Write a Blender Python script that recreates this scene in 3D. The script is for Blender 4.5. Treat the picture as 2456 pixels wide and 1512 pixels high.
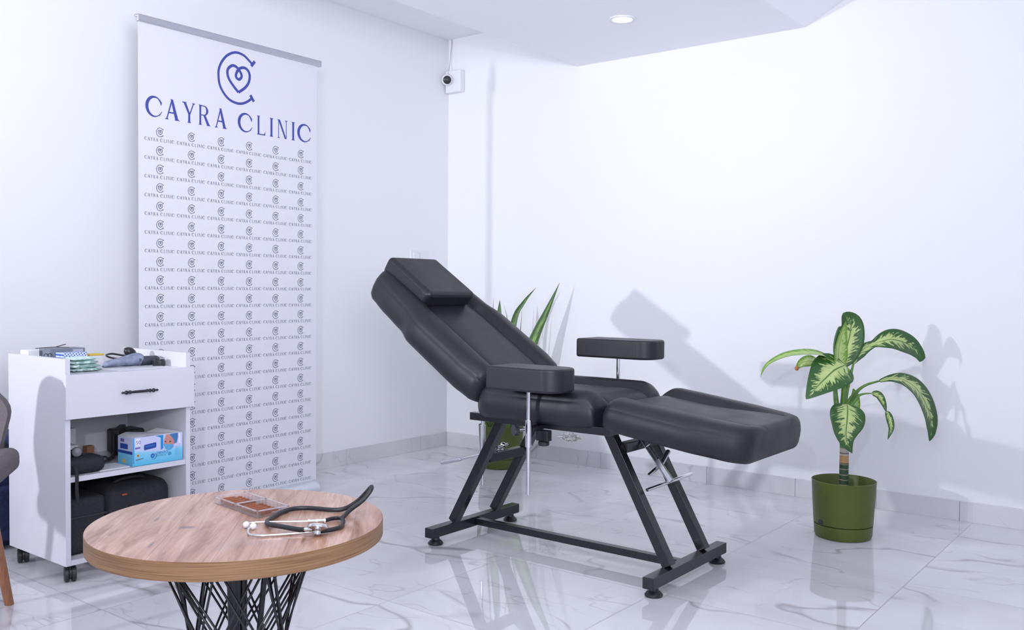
import bpy, bmesh, math, random
from mathutils import Vector, Matrix
random.seed(7)
PI = math.pi
for o in list(bpy.data.objects): bpy.data.objects.remove(o)
S = bpy.context.scene
COL = S.collection

# ------------------------------------------------------------------ camera
F_PX = 2192.08
pit, rol, yaw = map(math.radians, (1.56013, 0.45273, 52.28))
fw0 = Vector((math.sin(yaw), math.cos(yaw), 0)); rt0 = Vector((math.cos(yaw), -math.sin(yaw), 0)); up0 = Vector((0, 0, 1))
fw = fw0 * math.cos(pit) - up0 * math.sin(pit)
up = up0 * math.cos(pit) + fw0 * math.sin(pit)
rt = rt0 * math.cos(rol) + up * math.sin(rol)
up = -rt0 * math.sin(rol) + up * math.cos(rol)
cam_d = bpy.data.cameras.new('camera'); cam = bpy.data.objects.new('camera', cam_d); COL.objects.link(cam)
M = Matrix((rt, up, -fw)).transposed().to_4x4(); M.translation = Vector((0, 0, 1.0)); cam.matrix_world = M
cam_d.sensor_width = 36; cam_d.lens = F_PX / 2456 * 36; cam_d.clip_start = 0.02
S.camera = cam

# ------------------------------------------------------------------ world, lights, exposure
W = bpy.data.worlds.new('world'); S.world = W; W.use_nodes = True
W.node_tree.nodes['Background'].inputs[0].default_value = (0.86, 0.87, 1.0, 1)
W.node_tree.nodes['Background'].inputs[1].default_value = 1.4
S.view_settings.view_transform = 'Standard'; S.view_settings.look = 'None'
S.view_settings.gamma = 1; S.view_settings.exposure = 0.0
try: S.view_settings.use_curve_mapping = False
except Exception: pass
def light(name, kind, loc, energy, size, color=(0.935, 0.945, 1.0), target=None, sy=None):
    d = bpy.data.lights.new(name, kind); d.energy = energy; d.color = color
    if kind == 'AREA':
        d.size = size
        if sy: d.shape = 'RECTANGLE'; d.size_y = sy
    else: d.shadow_soft_size = size
    o = bpy.data.objects.new(name, d); COL.objects.link(o); o.location = loc
    if target is not None:
        o.rotation_euler = (Vector(target) - Vector(loc)).to_track_quat('-Z', 'Y').to_euler()
    return o
light('flash_light', 'POINT', (-0.40, 0.05, 1.42), 64, 0.022)
sl_ = light('strobe_light', 'SPOT', (-2.50, 3.475, 1.61), 505, 0.06, target=(4.378, 3.1, 1.55))
sl_.data.spot_size = math.radians(64); sl_.data.spot_blend = 1.0
bl_ = light('bounce_light', 'SPOT', (0.35, -0.10, 1.45), 255, 0.45, target=(3.1, 3.5, 2.45))
bl_.data.spot_size = math.radians(84); bl_.data.spot_blend = 1.0
light('ceiling_bounce_light', 'AREA', (0.4, 0.5, 1.75), 38, 0.7, target=(0.9, 1.0, 3), sy=0.7)

# ------------------------------------------------------------------ materials
def srgb(r, g, b):
    f = lambda c: (c / 255 / 12.92) if c <= 10 else ((c / 255 + 0.055) / 1.055) ** 2.4
    return (f(r), f(g), f(b), 1)
def mat(name, col, rough=0.5, metal=0.0, **kw):
    m = bpy.data.materials.new(name); m.use_nodes = True
    b = m.node_tree.nodes['Principled BSDF']
    b.inputs['Base Color'].default_value = col if len(col) == 4 else (*col, 1)
    b.inputs['Roughness'].default_value = rough; b.inputs['Metallic'].default_value = metal
    for k, v in kw.items(): b.inputs[k.replace('_', ' ')].default_value = v
    m['b'] = 1
    return m
class NT:
    """tiny node helper"""
    def __init__(s, m): s.m = m; s.t = m.node_tree; s.b = s.t.nodes['Principled BSDF']
    def n(s, typ, **kw):
        nd = s.t.nodes.new(typ)
        for k, v in kw.items(): setattr(nd, k, v)
        return nd
    def l(s, a, b): s.t.links.new(a, b)
    def math(s, op, a, b=None, c=None):
        nd = s.n('ShaderNodeMath', operation=op)
        for i, v in enumerate((a, b, c)):
            if v is None: continue
            if isinstance(v, (int, float)): nd.inputs[i].default_value = v
            else: s.l(v, nd.inputs[i])
        return nd.outputs[0]
    def mix(s, fac, a, b):
        nd = s.n('ShaderNodeMix', data_type='RGBA')
        if isinstance(fac, (int, float)): nd.inputs[0].default_value = fac
        else: s.l(fac, nd.inputs[0])
        for i, v in ((6, a), (7, b)):
            if isinstance(v, tuple): nd.inputs[i].default_value = v
            else: s.l(v, nd.inputs[i])
        return nd.outputs[2]
    def ramp(s, fac, stops):
        nd = s.n('ShaderNodeValToRGB'); s.l(fac, nd.inputs[0])
        e = nd.color_ramp.elements
        while len(e) < len(stops): e.new(0.5)
        for x, (p, c) in zip(e, stops): x.position = p; x.color = c if isinstance(c, tuple) else (c, c, c, 1)
        return nd.outputs[0]
    def noise(s, vec, scale, detail=4, rough=0.5, dist=0.0):
        nd = s.n('ShaderNodeTexNoise'); nd.inputs['Scale'].default_value = scale; nd.inputs['Detail'].default_value = detail
        nd.inputs['Roughness'].default_value = rough; nd.inputs['Distortion'].default_value = dist
        s.l(vec, nd.inputs['Vector']); return nd.outputs['Fac']
    def bump(s, h, strength=0.1, dist=0.002):
        nd = s.n('ShaderNodeBump'); nd.inputs['Strength'].default_value = strength; nd.inputs['Distance'].default_value = dist
        s.l(h, nd.inputs['Height']); s.l(nd.outputs[0], s.b.inputs['Normal'])

def paint_mat(name, col):
    m = mat(name, col, 0.55); t = NT(m)
    g = t.n('ShaderNodeNewGeometry')
    t.bump(t.noise(g.outputs['Position'], 180, 3), 0.05, 0.001)
    return m
WALL = paint_mat('wall_paint', (0.84, 0.85, 0.89)); CEIL = paint_mat('ceiling_paint', (0.92, 0.925, 0.97))

def marble_mat(name, tiled=True, dark=1.0):
    m = mat(name, (0.8, 0.8, 0.85), 0.07); t = NT(m)
    t.b.inputs['IOR'].default_value = 1.72
    g = t.n('ShaderNodeNewGeometry'); sep = t.n('ShaderNodeSeparateXYZ'); t.l(g.outputs['Position'], sep.inputs[0])
    sx, sy = 0.612, 0.628
    ux = t.math('DIVIDE', t.math('SUBTRACT', sep.outputs[0], 2.67), sx); uy = t.math('DIVIDE', t.math('SUBTRACT', sep.outputs[1], 2.085), sy)
    fx = t.math('FLOOR', ux); fy = t.math('FLOOR', uy)
    cb = t.n('ShaderNodeCombineXYZ'); t.l(fx, cb.inputs[0]); t.l(fy, cb.inputs[1])
    wn = t.n('ShaderNodeTexWhiteNoise', noise_dimensions='3D'); t.l(cb.outputs[0], wn.inputs['Vector'])
    sc = t.n('ShaderNodeVectorMath', operation='SCALE'); t.l(wn.outputs['Color'], sc.inputs[0]); sc.inputs['Scale'].default_value = 9.0
    ad = t.n('ShaderNodeVectorMath', operation='ADD'); t.l(sc.outputs[0], ad.inputs[0]); t.l(g.outputs['Position'], ad.inputs[1])
    mp = t.n('ShaderNodeMapping'); t.l(ad.outputs[0], mp.inputs[0]); mp.inputs['Rotation'].default_value = (0, 0, 0.35); mp.inputs['Scale'].default_value = (2.3, 1.0, 1.6)
    v = mp.outputs[0]
    def vein(scale, width, dist, det=3):
        f = t.noise(v, scale, det, 0.45, dist)
        a = t.math('ABSOLUTE', t.math('SUBTRACT', f, 0.5))
        return t.ramp(a, [(0.0, 1.0), (width, 0.0)])
    m1 = t.ramp(t.noise(v, 1.7, 2), [(0.40, 0.0), (0.56, 1.0)])
    m2 = t.ramp(t.noise(v, 2.6, 2), [(0.44, 0.0), (0.60, 1.0)])
    v1 = t.math('MULTIPLY', vein(1.0, 0.013, 0.35), m1)
    v2 = t.math('MULTIPLY', vein(2.2, 0.010, 0.5), m2)
    soft = t.math('MULTIPLY', vein(0.9, 0.09, 0.4), 0.24)
    cloud = t.ramp(t.noise(v, 1.3, 4), [(0.3, (0.77, 0.77, 0.81, 1)), (0.7, (0.69, 0.69, 0.74, 1))])
    c = t.mix(t.math('MULTIPLY', v2, 0.48), cloud, (0.40, 0.37, 0.40, 1))
    c = t.mix(t.math('MULTIPLY', v1, 0.68), c, (0.29, 0.25, 0.28, 1))
    c = t.mix(soft, c, (0.53, 0.50, 0.54, 1))
    if tiled:
        def edge(u):
            f = t.math('FRACT', u); return t.math('ABSOLUTE', t.math('SUBTRACT', f, 0.5))
        e = t.math('MAXIMUM', edge(ux), edge(uy))
        gr = t.ramp(e, [(0.4972, 0.0), (0.4979, 1.0)])
        c = t.mix(gr, c, (0.33, 0.32, 0.36, 1))
        t.l(t.ramp(e, [(0.4972, 0.028), (0.4979, 0.4)]), t.b.inputs['Roughness'])
    if dark != 1.0:
        c = t.mix(1 - dark, c, (0.3, 0.29, 0.33, 1))
    t.l(c, t.b.inputs['Base Color'])
    return m
FLOOR = marble_mat('marble_floor_tile'); SKIRT = marble_mat('marble_skirting', False, 0.88)

def leather_mat(name, col):
    m = mat(name, col, 0.5); t = NT(m); g = t.n('ShaderNodeTexCoord')
    n1 = t.noise(g.outputs['Object'], 420, 3); n2 = t.noise(g.outputs['Object'], 9, 3)
    t.bump(t.math('ADD', t.math('MULTIPLY', n1, 0.25), n2), 0.12, 0.004)
    t.l(t.ramp(n2, [(0.3, 0.40), (0.7, 0.50)]), t.b.inputs['Roughness'])
    t.b.inputs['Specular IOR Level'].default_value = 0.46
    return m
LEATHER = leather_mat('black_leatherette', (0.0135, 0.013, 0.020))
SEAM = mat('seam_piping', (0.02, 0.02, 0.028), 0.4)
STEEL_D = mat('dark_painted_steel', (0.012, 0.012, 0.018), 0.22)
CHROME = mat('chrome', (0.72, 0.73, 0.76), 0.12, 1.0)
BRUSH = mat('brushed_steel', (0.60, 0.61, 0.65), 0.3, 1.0)
RUBBER = mat('black_rubber', (0.015, 0.015, 0.02), 0.4)
BLACKPL = mat('black_plastic', (0.02, 0.02, 0.026), 0.35)
WHITEPL = mat('white_plastic', (0.80, 0.81, 0.86), 0.35)
CABW = mat('white_laminate', (0.66, 0.66, 0.73), 0.22)
def add_noise_col(m, scale, c0, c1, coord='Object', bump=0.0, stretch=None, det=4):
    t = NT(m); g = t.n('ShaderNodeTexCoord'); v = g.outputs[coord]
    if stretch:
        mp = t.n('ShaderNodeMapping'); t.l(v, mp.inputs[0]); mp.inputs['Scale'].default_value = stretch; v = mp.outputs[0]
    f = t.noise(v, scale, det)
    t.l(t.ramp(f, [(0.3, c0), (0.7, c1)]), t.b.inputs['Base Color'])
    if bump: t.bump(f, bump, 0.002)
    return m
FABRIC_T = add_noise_col(mat('taupe_fabric', (0.1, 0.1, 0.1), 0.9), 300, (0.115, 0.10, 0.11, 1), (0.16, 0.14, 0.15, 1), bump=0.4)
WOODLEG = add_noise_col(mat('walnut_wood', (0.3, 0.15, 0.08), 0.4), 30, (0.22, 0.085, 0.04, 1), (0.36, 0.16, 0.08, 1), stretch=(6, 6, 0.5))
BLUEBAG = add_noise_col(mat('navy_nylon', (0.02, 0.04, 0.15), 0.6), 60, (0.014, 0.024, 0.085, 1), (0.03, 0.05, 0.15, 1), bump=0.3)
BLACKBAG = add_noise_col(mat('black_nylon', (0.01, 0.01, 0.015), 0.75), 90, (0.008, 0.008, 0.013, 1), (0.018, 0.018, 0.024, 1), bump=0.3)
POTG = mat('olive_plastic', (0.078, 0.102, 0.012), 0.4)
SOIL = add_noise_col(mat('soil', (0.03, 0.02, 0.01), 0.95), 90, (0.012, 0.008, 0.004, 1), (0.05, 0.035, 0.02, 1), bump=0.8)
BANNERW = mat('banner_vinyl', (0.73, 0.73, 0.80), 0.5)
PRINTB = mat('blue_print', srgb(62, 74, 156), 0.5)
PRINTG = mat('dark_print', srgb(70, 74, 104), 0.5)
ALU = mat('aluminium_profile', (0.60, 0.61, 0.66), 0.32, 0.85)
ALUW = mat('silver_painted_base', (0.60, 0.64, 0.70), 0.22, 0.35)

def wood_top_mat():
    m = mat('oak_table_top', (0.5, 0.33, 0.25), 0.27); t = NT(m); g = t.n('ShaderNodeTexCoord')
    mp = t.n('ShaderNodeMapping'); t.l(g.outputs['Object'], mp.inputs[0]); mp.inputs['Rotation'].default_value = (0, 0, math.radians(45))
    rot = mp.outputs[0]
    mp2 = t.n('ShaderNodeMapping'); t.l(rot, mp2.inputs[0]); mp2.inputs['Scale'].default_value = (14, 1.6, 1)
    f1 = t.noise(mp2.outputs[0], 2.2, 6, 0.6, 0.7)
    mp3 = t.n('ShaderNodeMapping'); t.l(rot, mp3.inputs[0]); mp3.inputs['Scale'].default_value = (120, 6, 1)
    f2 = t.noise(mp3.outputs[0], 1.5, 4)
    f3 = t.noise(rot, 4.5, 3, 0.5, 0.8)
    sep = t.n('ShaderNodeSeparateXYZ'); t.l(rot, sep.inputs[0])
    px = t.math('DIVIDE', sep.outputs[0], 0.118); fr = t.math('FRACT', px); fl = t.math('FLOOR', px)
    wn = t.n('ShaderNodeTexWhiteNoise', noise_dimensions='1D'); t.l(fl, wn.inputs['W'])
    base = t.ramp(f1, [(0.32, srgb(142, 100, 78)), (0.5, srgb(184, 144, 122)), (0.68, srgb(208, 172, 154))])
    base = t.mix(t.math('MULTIPLY', t.ramp(f2, [(0.45, 0.0), (0.7, 1.0)]), 0.28), base, srgb(120, 84, 62))
    base = t.mix(t.math('MULTIPLY', wn.outputs['Value'], 0.30), base, srgb(140, 98, 76))
    base = t.mix(t.ramp(t.math('ABSOLUTE', t.math('SUBTRACT', fr, 0.5)), [(0.485, 0.0), (0.497, 0.4)]), base, srgb(110, 80, 66))
    base = t.mix(t.ramp(f3, [(0.60, 0.0), (0.74, 0.38)]), base, srgb(130, 118, 122))
    for kx, ky, rx, ry in ((-0.0495, -0.092, 0.014, 0.020), (-0.151, 0.110, 0.009, 0.013), (-0.173, -0.132, 0.03, 0.006), (0.08, 0.02, 0.03, 0.007), (0.02, -0.17, 0.022, 0.006)):
        vm = t.n('ShaderNodeMapping'); t.l(rot, vm.inputs[0]); vm.inputs['Location'].default_value = (-ky / ry, -kx / rx, 0); vm.inputs['Scale'].default_value = (1 / ry, 1 / rx, 0)
        ln = t.n('ShaderNodeVectorMath', operation='LENGTH'); t.l(vm.outputs[0], ln.inputs[0])
        d = t.math('ADD', ln.outputs['Value'], t.math('MULTIPLY', t.math('SUBTRACT', f1, 0.5), 1.6))
        base = t.mix(t.ramp(d, [(0.35, 0.72), (1.1, 0.0)]), base, srgb(98, 84, 92))
    t.l(base, t.b.inputs['Base Color']); t.b.inputs['Coat Weight'].default_value = 0.25; t.b.inputs['Coat Roughness'].default_value = 0.12
    return m
WOODTOP = wood_top_mat()
WOODEDGE = add_noise_col(mat('oak_edge_band', (0.4, 0.25, 0.13), 0.45), 5, srgb(118, 86, 58), srgb(158, 122, 86), coord='Object', stretch=(1.6, 1.6, 90), det=5)

def leaf_mat(name, dark, light, edge0=0.40, edge1=0.50, noise_amp=0.80, bands=34):
    m = mat(name, dark, 0.35); t = NT(m); uv = t.n('ShaderNodeUVMap'); sep = t.n('ShaderNodeSeparateXYZ'); t.l(uv.outputs[0], sep.inputs[0])
    u = sep.outputs[0]; v = t.math('ABSOLUTE', t.math('SUBTRACT', sep.outputs[1], 0.5)); v = t.math('MULTIPLY', v, 2)
    cb = t.n('ShaderNodeCombineXYZ')
    t.l(t.math('MULTIPLY', t.math('SUBTRACT', u, t.math('MULTIPLY', v, 0.16)), bands), cb.inputs[0]); t.l(t.math('MULTIPLY', sep.outputs[1], 4), cb.inputs[1])
    oi = t.n('ShaderNodeObjectInfo'); t.l(t.math('MULTIPLY', oi.outputs['Random'], 40), cb.inputs[2])
    n = t.noise(cb.outputs[0], 1.0, 4, 0.6)
    d = t.math('ADD', v, t.math('MULTIPLY', t.math('SUBTRACT', n, 0.5), noise_amp * 3))
    taper = t.math('MULTIPLY', t.math('POWER', u, 5), 0.9)
    d = t.math('ADD', d, taper)
    c = t.mix(t.ramp(d, [(edge0, 1.0), (edge1, 0.0)]), dark, light)
    mid = t.ramp(v, [(0.02, 1.0), (0.055, 0.0)])
    c = t.mix(mid, c, (0.09, 0.20, 0.03, 1))
    c2 = t.mix(t.ramp(t.noise(uv.outputs[0], 3, 2), [(0.3, 0.0), (0.7, 0.35)]), c, dark)
    t.l(c2, t.b.inputs['Base Color'])
    t.b.inputs['Subsurface Weight'].default_value = 0.0
    return m
LEAF_D = leaf_mat('variegated_leaf', (0.030, 0.105, 0.022, 1), (0.56, 0.70, 0.27, 1))
LEAF_Y = leaf_mat('young_leaf', (0.15, 0.33, 0.035, 1), (0.50, 0.66, 0.24, 1), 0.5, 0.8)
LEAF_S = leaf_mat('speckled_leaf', (0.045, 0.12, 0.03, 1), (0.26, 0.42, 0.07, 1), 0.35, 0.5, 0.8, 60)
PETI = add_noise_col(mat('petiole_green', (0.1, 0.25, 0.05), 0.4), 20, (0.07, 0.19, 0.03, 1), (0.17, 0.34, 0.06, 1))
TIPO = mat('withered_leaf_tip', (0.50, 0.19, 0.07), 0.7)
def stem_mat():
    m = mat('cane_stem', (0.05, 0.12, 0.05), 0.5); t = NT(m); g = t.n('ShaderNodeTexCoord'); sep = t.n('ShaderNodeSeparateXYZ'); t.l(g.outputs['Object'], sep.inputs[0])
    z = sep.outputs[2]
    f = t.math('FRACT', t.math('ADD', t.math('DIVIDE', z, 0.0215), t.math('MULTIPLY', t.noise(g.outputs['Object'], 30, 2), 0.35)))
    ring = t.ramp(f, [(0.0, 1.0), (0.16, 0.0)])
    green = (0.025, 0.060, 0.028, 1); c = t.mix(ring, green, (0.55, 0.42, 0.30, 1))
    c = t.mix(t.ramp(z, [(0.302, 0.0), (0.304, 1.0)]), c, (0.48, 0.27, 0.12, 1))
    c = t.mix(t.ramp(z, [(0.332, 0.0), (0.335, 1.0)]), c, (0.50, 0.44, 0.40, 1))
    c = t.mix(t.ramp(t.math('ABSOLUTE', t.math('SUBTRACT', z, 0.343)), [(0.003, 1.0), (0.004, 0.0)]), c, green)
    c = t.mix(t.ramp(z, [(0.362, 0.0), (0.366, 1.0)]), c, (0.10, 0.24, 0.05, 1))
    t.l(c, t.b.inputs['Base Color']); return m
STEM = stem_mat()

# ------------------------------------------------------------------ mesh helpers
class MB:
    def __init__(s): s.v = []; s.f = []; s.mi = []; s.uv = None
    def add(s, vs, fs, mi=0):
        o = len(s.v); s.v += [tuple(p) for p in vs]; s.f += [tuple(i + o for i in f) for f in fs]; s.mi += [mi] * len(fs); return s
    def box(s, x0, x1, y0, y1, z0, z1, T=None, mi=0):
        vs = [Vector((x, y, z)) for z in (z0, z1) for y in (y0, y1) for x in (x0, x1)]
        if T is not None: vs = [T @ p for p in vs]
        return s.add(vs, [(0, 2, 3, 1), (4, 5, 7, 6), (0, 1, 5, 4), (2, 6, 7, 3), (0, 4, 6, 2), (1, 3, 7, 5)], mi)
    def bar(s, a, b, w, h, ref=(0, 0, 1), mi=0):
        a = Vector(a); b = Vector(b); d = (b - a).normalized(); r = Vector(ref)
        if abs(d.dot(r)) > 0.98: r = Vector((1, 0, 0))
        x = d.cross(r).normalized(); y = x.cross(d).normalized()
        vs = [p + x * (sx * w / 2) + y * (sy * h / 2) for p in (a, b) for sx, sy in ((-1, -1), (1, -1), (1, 1), (-1, 1))]
        return s.add(vs, [(3, 2, 1, 0), (4, 5, 6, 7)] + [(i, (i + 1) % 4, (i + 1) % 4 + 4, i + 4) for i in range(4)], mi)
    def tube(s, pts, r, n=12, closed=False, mi=0, caps=True):
        P = [Vector(p) for p in pts]; R = r if isinstance(r, (list, tuple)) else [r] * len(P)
        rings = []; prev = None
        for i, p in enumerate(P):
            if closed: d = P[(i + 1) % len(P)] - P[i - 1]
            else: d = (P[min(i + 1, len(P) - 1)] - P[max(i - 1, 0)])
            d.normalize()
            if prev is None:
                a = Vector((0, 0, 1)) if abs(d.z) < 0.9 else Vector((1, 0, 0)); x = d.cross(a).normalized()
            else:
                x = prev - d * prev.dot(d); x.normalize()
            prev = x; y = d.cross(x)
            rings.append([p + (x * math.cos(2 * PI * k / n) + y * math.sin(2 * PI * k / n)) * R[i] for k in range(n)])
        vs = [q for g in rings for q in g]; fs = []; m = len(P)
        for i in range(m if closed else m - 1):
            j = (i + 1) % m
            for k in range(n): fs.append((i * n + k, i * n + (k + 1) % n, j * n + (k + 1) % n, j * n + k))
        if caps and not closed: fs += [tuple(range(n - 1, -1, -1)), tuple((m - 1) * n + k for k in range(n))]
        return s.add(vs, fs, mi)
    def lathe(s, prof, c=(0, 0, 0), n=32, axis=None, mi=0, cap=True):
        """prof: list of (r,z) ; axis: direction vector, default z"""
        c = Vector(c); Rm = Matrix.Identity(3)
        if axis is not None: Rm = Vector((0, 0, 1)).rotation_difference(Vector(axis)).to_matrix()
        vs = []
        for r, z in prof:
            for k in range(n):
                a = 2 * PI * k / n; vs.append(c + Rm @ Vector((r * math.cos(a), r * math.sin(a), z)))
        fs = [(i * n + k, i * n + (k + 1) % n, (i + 1) * n + (k + 1) % n, (i + 1) * n + k) for i in range(len(prof) - 1) for k in range(n)]
        if cap: fs += [tuple(range(n - 1, -1, -1)), tuple((len(prof) - 1) * n + k for k in range(n))]
        return s.add(vs, fs, mi)
    def sphere(s, c, r, n=16, m=10, sc=(1, 1, 1), Rm=None, mi=0):
        c = Vector(c); vs = []; fs = []
        for i in range(m + 1):
            t = PI * i / m
            for k in range(n):
                a = 2 * PI * k / n; p = Vector((r * sc[0] * math.sin(t) * math.cos(a), r * sc[1] * math.sin(t) * math.sin(a), r * sc[2] * math.cos(t)))
                if Rm is not None: p = Rm @ p
                vs.append(c + p)
        for i in range(m):
            for k in range(n): fs.append((i * n + k, (i + 1) * n + k, (i + 1) * n + (k + 1) % n, i * n + (k + 1) % n))
        return s.add(vs, fs, mi)
    def build(s, name, mats, parent=None, smooth=False, bevel=0.0, seg=2, loc=None, sub=0, weld=True):
        me = bpy.data.meshes.new(name); me.from_pydata(s.v, [], s.f)
        if not isinstance(mats, (list, tuple)): mats = [mats]
        for m in mats: me.materials.append(m)
        if len(mats) > 1:
            for p, i in zip(me.polygons, s.mi): p.material_index = i
        if s.uv:
            ul = me.uv_layers.new(name='UVMap')
            for lp in me.loops: ul.data[lp.index].uv = s.uv[lp.vertex_index]
        bm = bmesh.new(); bm.from_mesh(me)
        if weld and not s.uv: bmesh.ops.remove_doubles(bm, verts=bm.verts, dist=1e-6)
        bmesh.ops.recalc_face_normals(bm, faces=bm.faces)
        if smooth:
            for f in bm.faces: f.smooth = True
            if smooth == 'auto':
                for e in bm.edges:
                    if len(e.link_faces) == 2 and e.calc_face_angle(0) > math.radians(38): e.smooth = False
        bm.to_mesh(me); bm.free(); me.update()
        o = bpy.data.objects.new(name, me); COL.objects.link(o)
        if loc is not None:
            me.transform(Matrix.Translation(-Vector(loc))); o.location = loc
        if bevel:
            b = o.modifiers.new('bevel', 'BEVEL'); b.width = bevel; b.segments = seg; b.limit_method = 'ANGLE'; b.angle_limit = math.radians(40)
            for p in me.polygons: p.use_smooth = True
            for e in me.edges: pass
            b.harden_normals = True
        if sub:
            b = o.modifiers.new('subdivision', 'SUBSURF'); b.levels = sub; b.render_levels = sub
        if parent is not None:
            o.parent = parent; o.matrix_parent_inverse = Matrix.Translation(-world_loc(parent))
        return o
def world_loc(o):
    v = Vector(o.location)
    p = o.parent
    if p is not None: v = Matrix.Translation(world_loc(p)) @ o.matrix_parent_inverse @ v
    return v
def tag(o, label=None, cat=None, group=None, kind=None):
    if label: o['label'] = label
    if cat: o['category'] = cat
    if group: o['group'] = group
    if kind: o['kind'] = kind
    return o
def thing(name, loc, label, cat, group=None):
    o = bpy.data.objects.new(name, None); COL.objects.link(o); o.location = loc; o.empty_display_size = 0.05
    return tag(o, label, cat, group)
def struct(o): o['kind'] = 'structure'; return o
def catmull(pts, k=8, closed=False):
    P = [Vector(p) for p in pts]; out = []; n = len(P)
    for i in range(n if closed else n - 1):
        if closed: a, b, c, d = P[i - 1], P[i], P[(i + 1) % n], P[(i + 2) % n]
        else: a, b, c, d = P[max(i - 1, 0)], P[i], P[i + 1], P[min(i + 2, n - 1)]
        for j in range(k):
            t = j / k
            out.append(0.5 * ((2 * b) + (c - a) * t + (2 * a - 5 * b + 4 * c - d) * t * t + (3 * b - a - 3 * c + d) * t ** 3))
    if not closed: out.append(P[-1])
    return out
def interp(tab, x):
    if x <= tab[0][0]: return tab[0][1]
    for (a, va), (b, vb) in zip(tab, tab[1:]):
        if x <= b:
            t = (x - a) / (b - a); t = t * t * (3 - 2 * t); return va + (vb - va) * t
    return tab[-1][1]

# ------------------------------------------------------------------ room
XW, YW = 4.378, 3.910       # right wall plane, left wall plane
ZH, ZL = 2.585, 2.280       # high strip and lowered ceiling
XB, YB = -3.2, -3.0
YD, YS = 2.925, 1.609       # edges of the lowered ceiling
struct(MB().box(XB, XW + .1, YB, YW + .1, -0.1, 0).build('floor', FLOOR))
struct(MB().box(XB, XW + .1, YW, YW + .1, 0, 3.1).build('wall_left', WALL))
struct(MB().box(XW, XW + .1, YB, YW, 0, 3.1).build('wall_right', WALL))
struct(MB().box(XB - .1, XB, YB, YW, 0, 3.1).build('wall_back', WALL))
struct(MB().box(1.3, XW + .1, YB - .1, YB, 0, 3.1).build('wall_front_blocker', WALL))  # unseen partial wall, added to keep world light off the right wall's far end
struct(MB().box(XB, XW, YD, YW, ZH, ZH + .1).build('ceiling', CEIL))
struct(MB().box(XB, XW, YS, YD, ZL, ZH + .1).build('ceiling_lowered', CEIL))
m = MB(); sl = math.tan(math.radians(27.7)); ye = YS - 0.62 / sl
m.add([(XB, YS, ZL), (XW, YS, ZL), (XW, ye, ZL + .62), (XB, ye, ZL + .62), (XB, YS, ZL + .1), (XW, YS, ZL + .1), (XW, ye, ZL + .72), (XB, ye, ZL + .72)],
      [(0, 1, 2, 3), (7, 6, 5, 4), (0, 4, 5, 1), (3, 2, 6, 7), (0, 3, 7, 4), (1, 5, 6, 2)])
struct(m.build('ceiling_sloped', CEIL))
struct(MB().box(XB, XW, YB, ye, ZL + .62, ZL + .72).build('ceiling_upper', CEIL))
# skirting boards in tile lengths
def skirting(name, along, pieces):
    mm = MB()
    for a, b in pieces:
        if along == 'x': mm.box(a + .0007, b - .0007, YW - .009, YW, 0, 0.088)
        else: mm.box(XW - .009, XW, a + .0007, b - .0007, 0, 0.088)
    return struct(mm.build(name, SKIRT, bevel=0.0006, seg=1))
ys = [YW - .009, 3.36, 3.19, 2.74, 2.09, 1.62, 1.237, 0.882, 0.27, -0.34, -0.95, -1.56, -2.17, YB]
skirting('baseboard_right', 'y', [(b, a) for a, b in zip(ys, ys[1:])])
xs = [XB] + [XW - .25 - 0.61 * k for k in range(12, -1, -1)] + [XW]
xs = [x for x in xs if x >= XB]
skirting('baseboard_left', 'x', list(zip(xs, xs[1:])))

# ------------------------------------------------------------------ ceiling downlight
dl = thing('downlight', (3.738, 2.25, ZL), 'round recessed downlight shining in the lowered ceiling', 'ceiling light')
MB().lathe([(0.046, -0.001), (0.048, -0.006), (0.060, -0.005), (0.063, 0.0), (0.046, 0.0)], (3.738, 2.25, ZL), 40, cap=False).build('trim_ring', WHITEPL, dl, smooth=True)
LED = mat('led_diffuser', (1, 1, 1), 0.4); LED.node_tree.nodes['Principled BSDF'].inputs['Emission Color'].default_value = (1, 0.99, 0.95, 1)
LED.node_tree.nodes['Principled BSDF'].inputs['Emission Strength'].default_value = 6
MB().lathe([(0.0001, -0.002), (0.0465, -0.002), (0.0465, 0.0), (0.0001, 0)], (3.738, 2.25, ZL), 32, cap=False).build('diffuser', LED, dl)

# ------------------------------------------------------------------ security camera high in the corner
sc = thing('security_camera', (XW, 3.845, 2.30), 'small white security camera with round black lens high on the wall corner', 'security camera')
MB().box(XW - .045, XW, 3.775, 3.900, 2.240, 2.378).build('housing', WHITEPL, sc, bevel=0.008, seg=3)
MB().sphere((XW - .062, 3.868, 2.318), 0.036, 24, 14).build('ball_head', WHITEPL, sc, smooth=True)
cdir = (Vector((0, 0, 1.0)) - Vector((XW - .062, 3.868, 2.318))).normalized()
MB().lathe([(0.0235, 0.026), (0.0255, 0.034), (0.020, 0.038), (0.0001, 0.039)], Vector((XW - .062, 3.868, 2.318)), 24, axis=cdir, cap=False).build('lens', BLACKPL, sc, smooth=True)
cab = MB().tube(catmull([(XW - .055, 3.868, 2.350), (XW - .02, 3.885, 2.42), (XW - .012, 3.885, 2.49), (XW - .008, 3.880, 2.55), (XW - .004, 3.885, ZH)], 6), 0.0025, 8).build('camera_cable', mat('cable_grey', (0.5, 0.5, 0.54), 0.5), smooth=True)
cab.parent = sc; cab.matrix_parent_inverse = Matrix.Translation(-world_loc(sc))

# ------------------------------------------------------------------ light switch on the left wall
sw = thing('light_switch', (4.11, YW, 1.20), 'white double rocker light switch on the left wall near the corner', 'light switch')
MB().box(4.028, 4.192, YW - .009, YW, 1.150, 1.238).build('wall_plate', WHITEPL, sw, bevel=0.003)
for x in (4.052, 4.112):
    MB().box(x, x + .055, YW - .014, YW - .008, 1.164, 1.226).build('rocker', WHITEPL, sw, bevel=0.002)

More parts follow.
